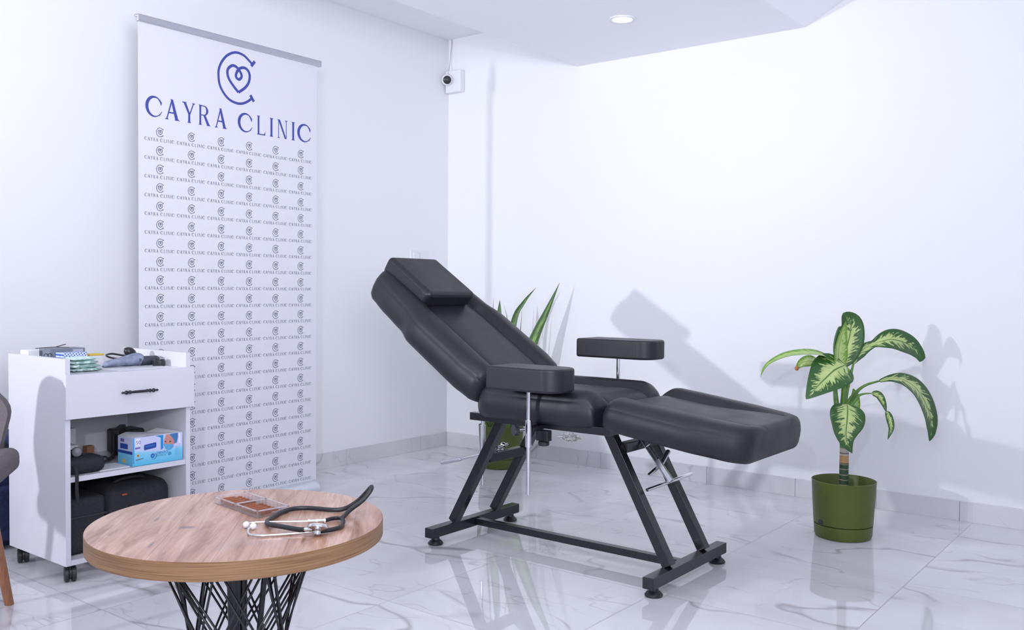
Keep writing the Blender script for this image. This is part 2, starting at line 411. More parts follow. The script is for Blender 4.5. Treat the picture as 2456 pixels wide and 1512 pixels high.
# ------------------------------------------------------------------ lettering made of strokes
ZI = [0]
def poly_stroke(mm, P, T, y, wid):
    """ribbon along polyline P (2D) with widths wid, mapped by T"""
    n = len(P); L = []; R = []; ZI[0] = (ZI[0] + 1) % 12
    for i in range(n):
        a = P[max(i - 1, 0)]; b = P[min(i + 1, n - 1)]
        dx, dz = b[0] - a[0], b[1] - a[1]; l = math.hypot(dx, dz) or 1
        nx, nz = -dz / l, dx / l; w = wid[i] / 2 if isinstance(wid, (list, tuple)) else wid / 2
        L.append((P[i][0] + nx * w, P[i][1] + nz * w)); R.append((P[i][0] - nx * w, P[i][1] - nz * w))
    vs = [T(*q) for q in L] + [T(*q) for q in R]
    for i in range(n - 1):
        yy = y - ZI[0] * 1.6e-5 - i * 2.0e-6
        mm.add([(vs[k][0], yy, vs[k][1]) for k in (i, i + 1, n + i + 1, n + i)], [(0, 1, 2, 3)])
def quad(mm, pts, T, y):
    ZI[0] = (ZI[0] + 1) % 12; yy = y - ZI[0] * 1.6e-5
    mm.add([(T(*p)[0], yy, T(*p)[1]) for p in pts], [tuple(range(len(pts)))])
def glyph(mm, ch, T, y):
    q = lambda *p: quad(mm, p, T, y)
    def stem(x, w=0.13):
        q((x, 0), (x + w, 0), (x + w * .95, .12), (x + w * .95, .88), (x + w, 1), (x, 1), (x + w * .05, .88), (x + w * .05, .12))
        q((x - .05, 0), (x + w + .05, 0), (x + w, .05), (x, .05)); q((x - .05, 1), (x + w + .05, 1), (x + w, .95), (x, .95))
    if ch == 'C':
        P = []; Wd = []
        for i in range(29):
            a = math.radians(42 + (318 - 42) * i / 28)
            P.append((0.42 + 0.385 * math.cos(a), 0.5 + 0.465 * math.sin(a)))
            t = i / 28; Wd.append(0.045 + 0.11 * math.sin(PI * min(1, max(0, (t - .02) / .9))) ** 1.3)
        poly_stroke(mm, P, T, y, Wd)
        q((.60, .925), (.70, .87), (.79, .74), (.765, .60), (.735, .62), (.68, .76), (.60, .865)); q((.60, .075), (.70, .12), (.80, .30), (.775, .325), (.70, .19), (.60, .125))
        return .82
    if ch == 'A':
        q((.04, 0), (.11, 0), (.43, .93), (.36, .98)); q((.60, 0), (.80, 0), (.46, 1), (.31, 1)); q((.20, .31), (.62, .31), (.60, .38), (.22, .38))
        q((-.04, 0), (.20, 0), (.15, .06), (.04, .06)); q((.54, 0), (.88, 0), (.80, .06), (.60, .06)); return .84
    if ch == 'Y':
        q((.02, 1), (.19, 1), (.46, .46), (.44, .30), (.34, .42)); q((.66, 1), (.73, 1), (.47, .40), (.40, .42)); q((.335, 0), (.475, 0), (.465, .46), (.345, .44))
        q((-.06, 1), (.25, 1), (.20, .94), (.0, .94)); q((.58, 1), (.81, 1), (.74, .94), (.64, .94)); q((.28, 0), (.53, 0), (.48, .05), (.33, .05)); return .76
    if ch == 'R':
        stem(.05)
        P = [(.15, .965)] + [(.34 + .22 * math.sin(PI * i / 10), .735 + .23 * math.cos(PI * i / 10)) for i in range(11)] + [(.15, .505)]
        poly_stroke(mm, P, T, y, [.05, .05, .06, .08, .11, .13, .14, .13, .11, .08, .06, .05, .05])
        q((.30, .50), (.46, .50), (.74, 0), (.56, 0)); q((.52, 0), (.80, 0), (.72, .05), (.55, .05)); return .78
    if ch == 'L':
        stem(.05); q((.10, 0), (.58, 0), (.60, .24), (.53, .09), (.46, .055), (.10, .055)); return .62
    if ch == 'I':
        stem(.05); return .24
    if ch == 'N':
        q((.07, 0), (.12, 0), (.12, .96), (.07, .96)); q((.66, 0), (.71, 0), (.71, 1), (.66, 1)); q((.05, 1), (.20, 1), (.71, 0), (.58, 0))
        q((0, 0), (.19, 0), (.14, .05), (.05, .05)); q((.58, 1), (.79, 1), (.74, .95), (.63, .95)); q((-.03, 1), (.16, 1), (.14, .95), (.04, .95)); return .78
BIG = [('C', 2.081, 2.150), ('A', 2.162, 2.233), ('Y', 2.243, 2.308), ('R', 2.323, 2.385), ('A', 2.403, 2.468), ('C', 2.531, 2.603), ('L', 2.628, 2.676), ('I', 2.699, 2.721), ('N', 2.742, 2.803), ('I', 2.826, 2.848), ('C', 2.869, 2.944)]
GW = dict(C=(.035, .80), A=(-.04, .88), Y=(-.06, .81), R=(0, .80), L=(0, .60), I=(0, .23), N=(-.03, .79))
RING = [[2.6006, 2.0267], [2.5825, 2.0406], [2.5542, 2.0573], [2.513, 2.0611], [2.4725, 2.0416], [2.4439, 2.0101], [2.4268, 1.9751], [2.4234, 1.9429], [2.4296, 1.9027], [2.4495, 1.8697], [2.4781, 1.8453], [2.5129, 1.8351], [2.5423, 1.8362], [2.5721, 1.8486], [2.5976, 1.868]]
HEART = [[2.5276, 1.8846], [2.4955, 1.9147], [2.4753, 1.9405], [2.4696, 1.9663], [2.4768, 1.9849], [2.4956, 1.9989], [2.513, 1.9982], [2.5291, 1.9877], [2.5424, 1.9704], [2.5438, 1.9558], [2.5306, 1.9429], [2.5159, 1.9506], [2.5159, 1.9654], [2.5277, 1.9874], [2.5453, 1.9983], [2.5631, 2.0006], [2.581, 1.9903], [2.5886, 1.9667], [2.5811, 1.9353], [2.5601, 1.909], [2.5276, 1.8846]]
def wordmark(mm, X, y, sl=slice(0, 11)):
    for ch, a, b in BIG[sl]:
        g0, g1 = GW[ch]; sx = (b - a) / (g1 - g0)
        glyph(mm, ch, lambda u, v, a=a, sx=sx, g0=g0: X(a + (u - g0) * sx, 1.710 + v * 0.087), y)
def emblem(mm, X, y, k=6, wd=0.0112):
    r = [(p.x, p.y) for p in catmull([(a, b, 0) for a, b in RING], k)]
    h = [(p.x, p.y) for p in catmull([(a, b, 0) for a, b in HEART], k)]
    poly_stroke(mm, r, X, y, wd); poly_stroke(mm, h, X, y + 0.00003, wd * 1.12)
    for a, b in (((2.6165, 2.0415), (2.5965, 2.0160)), ((2.5918, 1.8835), (2.6110, 1.8565))):
        poly_stroke(mm, [a, b], X, y - 0.00003, wd * 1.25)
YBN = 3.530
bn = thing('rollup_banner', (2.51, YBN, 0), 'tall white roll-up clinic banner with a blue heart logo and repeated small logos', 'banner')
m = MB(); nx = 24
for j in range(41):
    z = 0.045 + (2.095 - 0.045) * j / 40
    for i in range(nx + 1):
        t = i / nx; x = 2.043 + (2.982 - 2.043) * t
        if j == 0: pass
        m.v.append((x, YBN, z))
for j in range(40):
    for i in range(nx): m.f.append((j * (nx + 1) + i, j * (nx + 1) + i + 1, (j + 1) * (nx + 1) + i + 1, (j + 1) * (nx + 1) + i)); m.mi.append(0)
pan = m.build('printed_sheet', BANNERW, bn, weld=False)
so = pan.modifiers.new('solid', 'SOLIDIFY'); so.thickness = 0.0006; so.offset = -1
# keep printed front exact
YP = YBN - 0.0012
for sl_w in (slice(0, 5), slice(5, 11)):
    m = MB(); wordmark(m, lambda a, b: (a, b), YP, sl_w); m.build('blue_wordmark', PRINTB, bn, weld=False)
m = MB(); emblem(m, lambda a, b: (a, b), YP); m.build('blue_logo', PRINTB, bn, weld=False)
m = MB()
for r in range(21):
    zb = 1.6105 - 0.0775 * r
    for c in range(6):
        x0 = 2.071 + 0.1487 * c
        wordmark(m, lambda a, b, x0=x0, zb=zb: (x0 + (a - 2.081) * 0.157, zb + (b - 1.710) * 0.157), YP)
        emblem(m, lambda a, b, x0=x0, zb=zb: (x0 + 0.068 + (a - 2.517) * 0.165, zb + 0.0395 + (b - 1.948) * 0.165), YP, 2, 0.0135)
m.build('repeated_logo_print', PRINTG, bn, weld=False)
MB().box(2.036, 3.004, YBN - .012, YBN + .010, 2.090, 2.120).build('top_rail', ALU, bn, bevel=0.004, seg=3)
MB().lathe([(0.0001, 0), (.006, 0), (.006, .012), (.0001, .012)], (2.030, YBN, 2.112), 12, axis=(1, 0, 0), cap=False).build('rail_end_plug', ALU, bn, smooth=True)
# cassette base with curved profile
prof = [(-.048, .006), (-.047, .020), (-.038, .036), (-.018, .050), (.020, .054), (.055, .050), (.082, .034), (.088, .006)]
m = MB(); n = len(prof)
m.add([(x, YBN + a, z) for x in (2.022, 2.966) for a, z in prof], [(i, i + 1, n + i + 1, n + i) for i in range(n - 1)] + [(n - 1, 0, n, 2 * n - 1), tuple(range(n - 1, -1, -1)), tuple(range(n, 2 * n))])
m.build('cassette_base', ALUW, bn, smooth='auto')
for x in (2.018, 2.964):
    m = MB(); m.add([(xx, YBN + a * 1.04, z * 1.03) for xx in (x, x + .006) for a, z in prof], [(i, i + 1, n + i + 1, n + i) for i in range(n - 1)] + [(n - 1, 0, n, 2 * n - 1), tuple(range(n - 1, -1, -1)), tuple(range(n, 2 * n))])
    m.build('end_cap', ALU, bn, smooth='auto')
for x in (2.10, 2.88):
    MB().box(x, x + .06, YBN - .040, YBN + .19, 0.0, 0.007).build('foot', BLACKPL, bn, bevel=0.002)
MB().tube([(2.51, YBN + .022, 0.05), (2.51, YBN + .022, 2.10)], 0.007, 10).build('support_pole', ALU, bn, smooth=True)

# ------------------------------------------------------------------ examination chair
XC = 2.815
ch = thing('treatment_chair', (XC, 1.9, 0), 'black leatherette reclining treatment chair with armrests on a dark steel frame', 'treatment chair')
def cushion(name, O, a, nrm, L, Wt, T, panel, bols=None, rw=(0.03, 0.03), rt_=(0.05, 0.05), parent=ch, fold=None, side_seam=(0.06, 0.94)):
    """upholstered pad: flat centre panel between two bolsters, lofted along a"""
    O = Vector(O); a = Vector(a).normalized(); nn = Vector(nrm).normalized(); X = Vector((1, 0, 0))
    ra, rb = max(rw[0], rt_[0]), max(rw[1], rt_[1])
    ss = [ra * (1 - math.cos(PI / 2 * k / 9)) for k in range(9)] + [ra + (L - ra - rb) * k / 30 for k in range(31)] + [L - rb + rb * math.sin(PI / 2 * k / 9) for k in range(1, 10)]
    def inset(s, r):
        v = 0.0
        if s < r[0]: v = r[0] - math.sqrt(max(0, r[0] ** 2 - (r[0] - s) ** 2))
        e = L - s
        if e < r[1]: v = max(v, r[1] - math.sqrt(max(0, r[1] ** 2 - (r[1] - e) ** 2)))
        return v
    rings = []
    for s in ss:
        Wd = interp(Wt, s) - inset(s, rw); it = min(inset(s, rt_), T * .45); ib = min(inset(s, (.02, .02)), T * .2)
        zb, zt = ib, T - it; h = zt - zb; b = (interp(bols, s) if bols else 1.0) * max(0.0, 1 - it / (T * .45)); p = min(panel, Wd - .108); dep = .030 * b + .002
        q = [(0, zb), (p, zb), (Wd - .040, zb), (Wd - .018, zb + .004 * h / T), (Wd - .005, zb + .16 * h), (Wd, zb + .38 * h), (Wd - .0015, zt - .40 * h), (Wd - .006, zt - .31 * h), (Wd - .0075, zt - .295 * h), (Wd - .007, zt - .28 * h),
             (Wd - .016, zt - .16 * h), (Wd - .032, zt - .065 * h), (Wd - .052, zt - .020 * h), (max(p + .040, Wd - .085), zt), (p + .026, zt - .02 * b - .0005), (p + .013, zt - dep * .45), (p + .005, zt - dep * .95), (p, zt - dep * 1.10), (p - .005, zt - dep * .98), (p - .014, zt - dep * .80), (p - .04, zt - dep * .70), (p * .4, zt - dep * .66), (0, zt - dep * .66)]
        q[14] = (p + .026, zt - dep * .12)
        rings.append((s, q, Wd, zb, zt))
    full = [[O + X * x + a * s + nn * z for x, z in q + [(-x, z) for x, z in q[-2:0:-1]]] for s, q, _, _, _ in rings]
    k = len(full[0]); m = MB()
    vs = [q for g in full for q in g]
    fs = [(i * k + j, i * k + (j + 1) % k, (i + 1) * k + (j + 1) % k, (i + 1) * k + j) for i in range(len(full) - 1) for j in range(k)]
    for e, s in ((0, 0.0), (len(full) - 1, L)):
        zc = (rings[e][3] + rings[e][4]) / 2 - .004; c0 = len(vs); half = len(rings[e][1])
        # close the end with strips between lower and upper outline
        q = rings[e][1]; low = q[:8]; 
        vs.append(O + a * s + nn * zc)
        fs += [(e * k + j, e * k + (j + 1) % k, c0) for j in range(k)]
    m.add(vs, fs)
    o = m.build(name, LEATHER, parent, smooth=True)
    for sg in (-1, 1):
        P = [O + X * (sg * q[8][0]) + a * s + nn * (q[8][1]) for s, q, Wd, zb, zt in rings if L * side_seam[0] < s < L * side_seam[1]]
        MB().tube([p - X * sg * .0007 for p in P], 0.0012, 6).build('seam', LEATHER, o, smooth=True)
        P = [O + X * (sg * q[17][0]) + a * s + nn * (q[17][1] + .0006) for s, q, Wd, zb, zt in rings if L * .03 < s < L * .93]
        MB().tube(P, 0.0014, 6).build('seam', SEAM, o, smooth=True)
    return o
ab = Vector((0, .835, .551)); nb = Vector((0, -.551, .835))
cushion('backrest', (XC, 2.157, .570), ab, nb, .765, [(0, .235), (.05, .262), (.12, .275), (.40, .275), (.485, .248), (.60, .240), (.70, .225), (.765, .205)], .138, .152, None, (.045, .075), (.055, .050))
cushion('seat', (XC, 2.165, .534), (0, -1, 0), (0, 0, 1), .520, [(0, .245), (.08, .272), (.25, .278), (.40, .270), (.52, .246)], .130, .150, None, (.05, .018), (.085, .065), side_seam=(.4, .41))
al = Vector((0, -.9914, -.1305)); nl = Vector((0, -.1305, .9914))
cushion('leg_rest', (XC, 1.616, .540), al, nl, .512, [(0, .258), (.04, .272), (.12, .277), (.32, .274), (.43, .260), (.512, .238)], .114, .150, [(0, 1), (.16, 1), (.50, .03)], (.03, .050), (.050, .022), side_seam=(.12, .70))
# pillow
def slab(name, parent, corners_w, L, O, a, nrm, T, taper=0.0, r=0.022, mt=LEATHER):
    O = Vector(O); a = Vector(a); nn = Vector(nrm)
    m = MB(); R = Matrix((Vector((1, 0, 0)), a, nn)).transposed().to_4x4(); R.translation = O
    m.box(-corners_w / 2, corners_w / 2, 0, L, 0, T, T=R)
    for i in (4, 5): m.v[i] = tuple(Vector(m.v[i]) - a * taper)
    return m.build(name, mt, parent, bevel=r, seg=5)
pw = slab('headrest_pillow', ch, .285, .262, Vector((XC - .035, 2.157, .570)) + ab * .485 + nb * .105, ab, nb, .082, .02)
for s_ in (.0, ):
    O = Vector((XC - .035, 2.157, .570)) + ab * .485 + nb * (.105 + .064)
    MB().tube([O + Vector((-.1425, 0, 0)) + ab * .03, O + Vector((-.1425, 0, 0)) + ab * .24], .0012, 6).build('seam', SEAM, pw)
    MB().tube([O + Vector((-.12, 0, 0)) - ab * .0155, O + Vector((.12, 0, 0)) - ab * .0155], .0012, 6).build('seam', SEAM, pw)
# armrests
def armrest(xr, yr, y0, y1, z0, z1, zlow):
    o = MB(); n = 10; pts = [(xr - .08, y1), (xr + .08, y1)]
    cr = .062
    for i in range(n + 1): t = PI / 2 * i / n; pts.append((xr + .08 - cr + cr * math.cos(t), y0 + cr - cr * math.sin(t)))
    for i in range(n + 1): t = PI / 2 * i / n; pts.append((xr - .08 + cr - cr * math.sin(t), y0 + cr - cr * math.cos(t)))
    k = len(pts); o.add([(x, y, z) for z in (z0, z1) for x, y in pts], [tuple(range(k)), tuple(range(2 * k - 1, k - 1, -1))] + [(i, i + k, (i + 1) % k + k, (i + 1) % k) for i in range(k)])
    arm = o.build('armrest', LEATHER, ch, bevel=.009, seg=4)
    MB().tube([(xr, yr, zlow), (xr, yr, z0)], .0075, 16).build('post', CHROME, arm, smooth='auto')
    inner = 1 if xr < XC else -1
    MB().tube([(xr, yr, .462), (xr, yr, .556)], .0115, 16).build('clamp_sleeve', CHROME, arm, smooth='auto')
    MB().bar((xr + inner * .01, yr, .522), (XC - inner * .215, yr, .527), .03, .016).build('clamp_bracket', STEEL_D, arm, bevel=.002)
    kc = Vector((xr - inner * .012, yr + .008, .523)); ax = Vector((-inner * .9, .45, 0)).normalized()
    MB().tube([kc, kc + ax * .03], .005, 8).build('knob_screw', CHROME, arm)
    mk = MB(); pr = []
    ring = []
    for zz in (.026, .043):
        for i in range(32): ring.append((.019 + .0018 * math.cos(8 * 2 * PI * i / 32), 2 * PI * i / 32, zz))
    Rm = Vector((0, 0, 1)).rotation_difference(ax).to_matrix()
    mk.add([kc + Rm @ Vector((r * math.cos(t), r * math.sin(t), z)) for r, t, z in ring], [tuple(range(31, -1, -1)), tuple(range(32, 64))] + [(i, (i + 1) % 32, 32 + (i + 1) % 32, 32 + i) for i in range(32)])
    mk.build('knob', BLACKPL, arm, bevel=.002)
    MB().lathe([(.018, 0), (.02, .004), (.02, .012), (.017, .015)], (XC - inner * .248, yr - .02, .462), 20).build('clamp_knob', BLACKPL, arm, smooth='auto')
    MB().box(XC - inner * .248 - .014, XC - inner * .248 + .014, yr - .045, yr + .005, .478, .516).build('clamp_block', STEEL_D, arm, bevel=.003)
    return arm
armrest(2.505, 1.862, 1.700, 1.990, .660, .740, .298)
armrest(3.130, 1.885, 1.698, 2.035, .736, .810, .405)
# steel frame
fr = MB().bar((2.600, 2.195, .531), (2.600, 1.585, .531), .03, .028).build('frame_rail', STEEL_D, ch, bevel=.002)
MB().bar((3.030, 2.195, .531), (3.030, 1.585, .531), .03, .028).build('frame_rail', STEEL_D, ch, bevel=.002)
for y in (2.180, 1.90, 1.600): MB().bar((2.615, y, .530), (3.015, y, .530), .028, .026).build('cross_tube', STEEL_D, ch, bevel=.002)
for x in (2.600, 3.030):   # leg rest carriers
    MB().bar((x * .5 + XC * .5, 1.60, .532), (x * .5 + XC * .5, 1.22, .482), .022, .010).build('leg_rest_bracket', STEEL_D, ch, bevel=.002)
for sx in (2.690, 2.945):
    MB().bar((sx, 2.360, .092), (sx, 2.118, .518), .036, .036, ref=(1, 0, 0)).build('leg', STEEL_D, ch, bevel=.003)
    MB().bar((sx, 1.416, .092), (sx, 1.652, .518), .036, .036, ref=(1, 0, 0)).build('leg', STEEL_D, ch, bevel=.003)
MB().bar((2.708, 2.208, .355), (2.927, 2.208, .355), .034, .034).build('brace', STEEL_D, ch, bevel=.002)
MB().bar((2.708, 1.608, .462), (2.927, 1.608, .462), .034, .034).build('brace', STEEL_D, ch, bevel=.002)
for y in (2.362, 1.415):
    MB().bar((2.545, y, .070), (3.090, y, .070), .040, .038).build('floor_bar', STEEL_D, ch, bevel=.0025)
    for x in (2.585, 3.052):
        MB().lathe([(.028, .0211), (.030, .026), (.024, .034), (.016, .040), (.014, .051), (.0001, .051)], (x, y, 0), 24, cap=False).build('levelling_foot', RUBBER, ch, smooth='auto')
MB().bar((2.812, 2.342, .070), (2.812, 1.435, .070), .030, .026).build('stretcher', STEEL_D, ch, bevel=.002)
# back adjuster
bj = MB().tube([(2.82, 2.325, .215), (2.82, 2.325, .55)], .008, 14).build('adjuster_rod', CHROME, ch, smooth='auto')
MB().tube([(2.82, 2.325, .335), (2.82, 2.325, .458)], .0115, 14).build('sleeve', BRUSH, bj, smooth='auto')
MB().tube([(2.775, 2.505, .290), (2.785, 2.41, .3145)], .0085, 12).build('handle_grip', BRUSH, bj, smooth='auto')
MB().tube([(2.785, 2.41, .3145), (2.812, 2.215, .372)], .0055, 12).build('handle_shaft', CHROME, bj, smooth='auto')
MB().sphere((2.79, 2.238, .381), .013, 14, 10).build('lock_knob', BLACKPL, bj, smooth=True)
MB().sphere((2.835, 2.232, .386), .0115, 14, 10).build('lock_nut', CHROME, bj, smooth=True)
MB().tube([(2.78, 2.232, .378), (2.86, 2.230, .385)], .006, 10).build('lock_axle', CHROME, bj, smooth='auto')
# leg rest adjuster
st = MB(); A = Vector((2.815, 1.592, .482)); B = Vector((2.815, 1.478, .345))
for sx in (-.011, .011): st.bar(A + Vector((sx, 0, 0)), B + Vector((sx, 0, 0)), .004, .020, ref=(1, 0, 0))
st.bar(A, A.lerp(B, .18), .022, .010, ref=(1, 0, 0)); st.bar(A.lerp(B, .5), B, .022, .010, ref=(1, 0, 0))
lj = st.build('adjuster_strut', CHROME, ch, bevel=.0015)
MB().tube([(2.700, 1.508, .331), (2.950, 1.470, .352)], .0062, 12).build('handle_bar', CHROME, lj, smooth='auto')
MB().tube([(2.780, 1.548, .362), (2.825, 1.523, .398)], .0068, 12).build('locking_lever', CHROME, lj, smooth='auto')
MB().tube([(2.825, 1.523, .398), (2.875, 1.522, .437)], .0085, 12).build('lever_grip', BRUSH, lj, smooth='auto')
MB().sphere((2.812, 1.530, .398), .009, 12, 8).build('pivot_bolt', CHROME, lj, smooth=True)
for y in (1.66, 1.80): MB().sphere((2.588, y, .531), .005, 12, 8, sc=(.6, 1, 1)).build('frame_bolt', CHROME, ch, smooth=True)
# crumpled clear wrap hanging at the rail
CLEAR = mat('clear_film', (1, 1, 1), 0.08, 0.0, Transmission_Weight=0.93, IOR=1.25)
m = MB(); rr = random.Random(4); nn_, mm_ = 22, 12
m.sphere((0, 0, 0), 1, nn_, mm_)
from mathutils import noise as mno
vv = []
for p in m.v:
    q = Vector(p); d = mno.noise(q * 2.3) * .55 + mno.noise(q * 6.1) * .35 + rr.uniform(-.08, .08)
    q = q * (1 + d); vv.append((2.612 + q.x * .018, 1.765 + q.y * .036, .494 + q.z * .0125))
m.v = vv
pw_ = m.build('plastic_wrap', CLEAR, smooth=False)
tag(pw_, 'crumpled clear plastic wrap hanging under the chair rail beside the armrest clamp', 'plastic wrap')

# bring the whole chair to its true distance so that the feet meet the floor
KS = 1.0215
SM = Matrix.Translation((0, 0, 1)) @ Matrix.Diagonal((KS, KS, KS, 1)) @ Matrix.Translation((0, 0, -1))
for _o in ch.children_recursive + [pw_]:
    _o.data.transform(SM)

# ------------------------------------------------------------------ dumb cane plant and pots
def pot(name_loc, h, rt_, rb, label, parent_name='plant_pot'):
    x, y = name_loc
    t = thing(parent_name, (x, y, 0), label, 'plant pot')
    zc = h * .235
    MB().lathe([(rb + (rt_ - rb) * zc / h, zc + .003), (rb + (rt_ - rb) * .6, h * .6), (rt_ - .001, h - .004), (rt_, h), (rt_ - .003, h + .001), (rt_ - .005, h - .003), (rb - .01 + (rt_ - rb) * .5, h * .45)], (x, y, 0), 64, cap=False).build('pot_wall', POTG, t, smooth='auto')
    MB().lathe([(rb - .02, 0), (rb - .004, .002), (rb, .012), (rb + (rt_ - rb) * zc / h - .001, zc - .001), (rb + (rt_ - rb) * zc / h - .006, zc + .0005), (rb * .5, zc)], (x, y, 0), 64).build('saucer_base', POTG, t, smooth='auto')
    MB().lathe([(.0001, h * .80), (rb * .6, h * .805), (rb + (rt_ - rb) * .78 - .006, h * .79), (rb + (rt_ - rb) * .5 - .012, h * .4)], (x, y, 0), 48, cap=False).build('soil', SOIL, t, smooth=True)
    # overflow lip at the water inlet
    d = (Vector((0, 0, 0)) - Vector((x, y, 0))).normalized(); lf = -rt0
    a = (d * .46 + lf * .89).normalized(); c = Vector((x, y, zc + .013)) + a * (rb + (rt_ - rb) * zc / h + .0004)
    MB().lathe([(.0001, .0012), (.0125, .001), (.0125, -.002)], c, 24, axis=a, cap=False).build('water_inlet', BLACKPL, t)
    return t
P1 = Vector((3.790, 1.202, 0)); FC = 585.0
pt1 = pot((P1.x, P1.y), .232, .127, .113, 'olive green round planter holding the dumb cane, standing on the right')
dc = thing('dumb_cane_plant', (P1.x, P1.y, .185), 'dumb cane plant with arching cream-variegated leaves on a ringed stem', 'potted plant')
toC = -fw0
def leaf(parent, name, mid, hw, face, mt, fold=0.25, nseg=26, shape=None, droop_edge=0.0, ruff=0.0):
    """mid: world points of midrib, hw: max half width (m), face: direction leaf top looks to"""
    P = catmull(mid, 6); n = len(P); face = Vector(face)
    cum = [0]
    for i in range(1, n): cum.append(cum[-1] + (P[i] - P[i - 1]).length)
    m = MB(); m.uv = []; K = 6
    sh = shape or (lambda t: (math.sin(PI * min(1, t ** .75)) ** .8) if t < 1 else 0)
    for i in range(n):
        t = cum[i] / cum[-1]; d = (P[min(i + 1, n - 1)] - P[max(i - 1, 0)]).normalized()
        s = d.cross(face).normalized(); nn = s.cross(d).normalized()
        w = max(sh(t), .012) * hw
        for k in range(-K, K + 1):
            u = k / K
            p = P[i] + s * (u * w) + nn * (abs(u) ** 1.4 * w * fold - (u * u) * w * droop_edge) + nn * (ruff * w * math.sin(t * 17 + k) * abs(u))
            m.v.append(tuple(p)); m.uv.append((t, .5 + u / 2))
    C = 2 * K + 1
    for i in range(n - 1):
        for k in range(C - 1): m.f.append((i * C + k, i * C + k + 1, (i + 1) * C + k + 1, (i + 1) * C + k)); m.mi.append(0)
    o = m.build(name, mt, parent, smooth=True)
    so = o.modifiers.new('solid', 'SOLIDIFY'); so.thickness = 0.0008; so.offset = 0
    return o
# stem: ringed cane
prf = [(.0185, .185), (.018, .24), (.0185, .30), (.0178, .36), (.019, .385), (.021, .42), (.019, .45)]
stm = MB().lathe(prf, (P1.x - .001, P1.y, 0), 20, cap=True).build('stem', STEM, dc, smooth='auto')
stm.data.transform(Matrix.Translation((0, 0, 0)))
def petiole(pts, r0, r1):
    Q = catmull(pts, 6); k = len(Q)
    return MB().tube(Q, [r0 + (r1 - r0) * i / (k - 1) for i in range(k)], 10).build('petiole', PETI, dc, smooth=True)
up3 = Vector((0, 0, 1))
petiole([Vector((3.7875, 1.2132, 0.4397)), Vector((3.7920, 1.2111, 0.5253)), Vector((3.7956, 1.2103, 0.6109)), Vector((3.7938, 1.2163, 0.6964))], .019, .006)
petiole([Vector((3.7742, 1.2140, 0.4412)), Vector((3.7691, 1.2236, 0.5094)), Vector((3.7754, 1.2356, 0.5935)), Vector((3.7753, 1.2384, 0.6534))], .012, .004)
petiole([Vector((3.7928, 1.2066, 0.4484)), Vector((3.8045, 1.1946, 0.5169)), Vector((3.8346, 1.1749, 0.5845)), Vector((3.8696, 1.1476, 0.6181)), Vector((3.9275, 1.1062, 0.6356))], .012, .0035)
petiole([Vector((3.7704, 1.2027, 0.4428)), Vector((3.7718, 1.1876, 0.5123)), Vector((3.7870, 1.1696, 0.5498)), Vector((3.8020, 1.1515, 0.5806)), Vector((3.8167, 1.1329, 0.5892)), Vector((3.8334, 1.1115, 0.5911))], .010, .0022)
petiole([Vector((3.7904, 1.2116, 0.4911)), Vector((3.8015, 1.2018, 0.5939)), Vector((3.8233, 1.1930, 0.6616)), Vector((3.8417, 1.1878, 0.7089))], .012, .004)
petiole([Vector((3.7817, 1.2221, 0.4739)), Vector((3.7735, 1.2358, 0.5422)), Vector((3.7715, 1.2415, 0.6106)), Vector((3.7737, 1.2417, 0.6790))], .009, .003)
petiole([Vector((3.7728, 1.2004, 0.4598)), Vector((3.7545, 1.1855, 0.5142)), Vector((3.7419, 1.1787, 0.5465))], .012, .005)
shape_h = lambda t: (math.sin(PI * t ** .62) ** .75) * (1 - .15 * t) if 0 < t < 1 else 0
A = [Vector((3.8119, 1.2255, 0.6913)), Vector((3.8275, 1.2163, 0.7548)), Vector((3.8443, 1.2058, 0.8236)), Vector((3.8473, 1.2043, 0.8753)), Vector((3.8188, 1.2265, 0.9167))]
leaf(dc, 'leaf', A, .060, toC + rt0 * -.1, LEAF_D, .12, shape=lambda t: math.sin(PI * t ** .9) ** .55 if 0 < t < 1 else 0)
A = [Vector((3.7752, 1.2237, 0.6869)), Vector((3.7691, 1.2261, 0.7486)), Vector((3.7753, 1.2208, 0.8083)), Vector((3.7952, 1.2066, 0.8850))]
leaf(dc, 'leaf', A, .040, toC + rt0 * .55, LEAF_Y, .35, shape=shape_h)
A = [Vector((3.8416, 1.1876, 0.7020)), Vector((3.8663, 1.1742, 0.7514)), Vector((3.9131, 1.1316, 0.7875)), Vector((3.9809, 1.0775, 0.8062)), Vector((4.0548, 1.0301, 0.7859)), Vector((4.1012, 1.0012, 0.7499)), Vector((4.1231, 0.9876, 0.7141))]
leaf(dc, 'leaf', A, .050, up3 * .40 + toC * .85, LEAF_D, .10, shape=lambda t: (.52 * math.sin(PI * min(1, t / .30)) if t < .15 else .52 if t < .16 else .52 * (1 - min(1, (t - .16) / .16)) * 1.0 + .30 * min(1, (t - .16) / .16) if t < .32 else .30 + .70 * math.sin(PI * ((t - .32) / .68) ** .9)) if t < .999 else 0)
A = [Vector((3.7780, 1.2365, 0.6894)), Vector((3.7418, 1.2523, 0.7282)), Vector((3.6910, 1.2862, 0.7496)), Vector((3.6351, 1.3260, 0.7539)), Vector((3.5840, 1.3753, 0.7456)), Vector((3.5380, 1.4174, 0.7207)), Vector((3.5191, 1.4406, 0.6920)), Vector((3.5103, 1.4504, 0.6584))]
leaf(dc, 'leaf', A, .034, up3 * .9 + toC * .35, LEAF_Y, .25, shape=lambda t: math.sin(PI * t ** .7) ** .8 * (1 - .45 * t) if 0 < t < 1 else 0)
A = [Vector((3.7579, 1.3124, 0.7104)), Vector((3.7489, 1.3407, 0.7163)), Vector((3.7395, 1.3687, 0.7049)), Vector((3.7242, 1.3872, 0.6770))]
cl = leaf(dc, 'leaf', A, .025, toC + up3 * .2, LEAF_Y, .2, shape=shape_h)
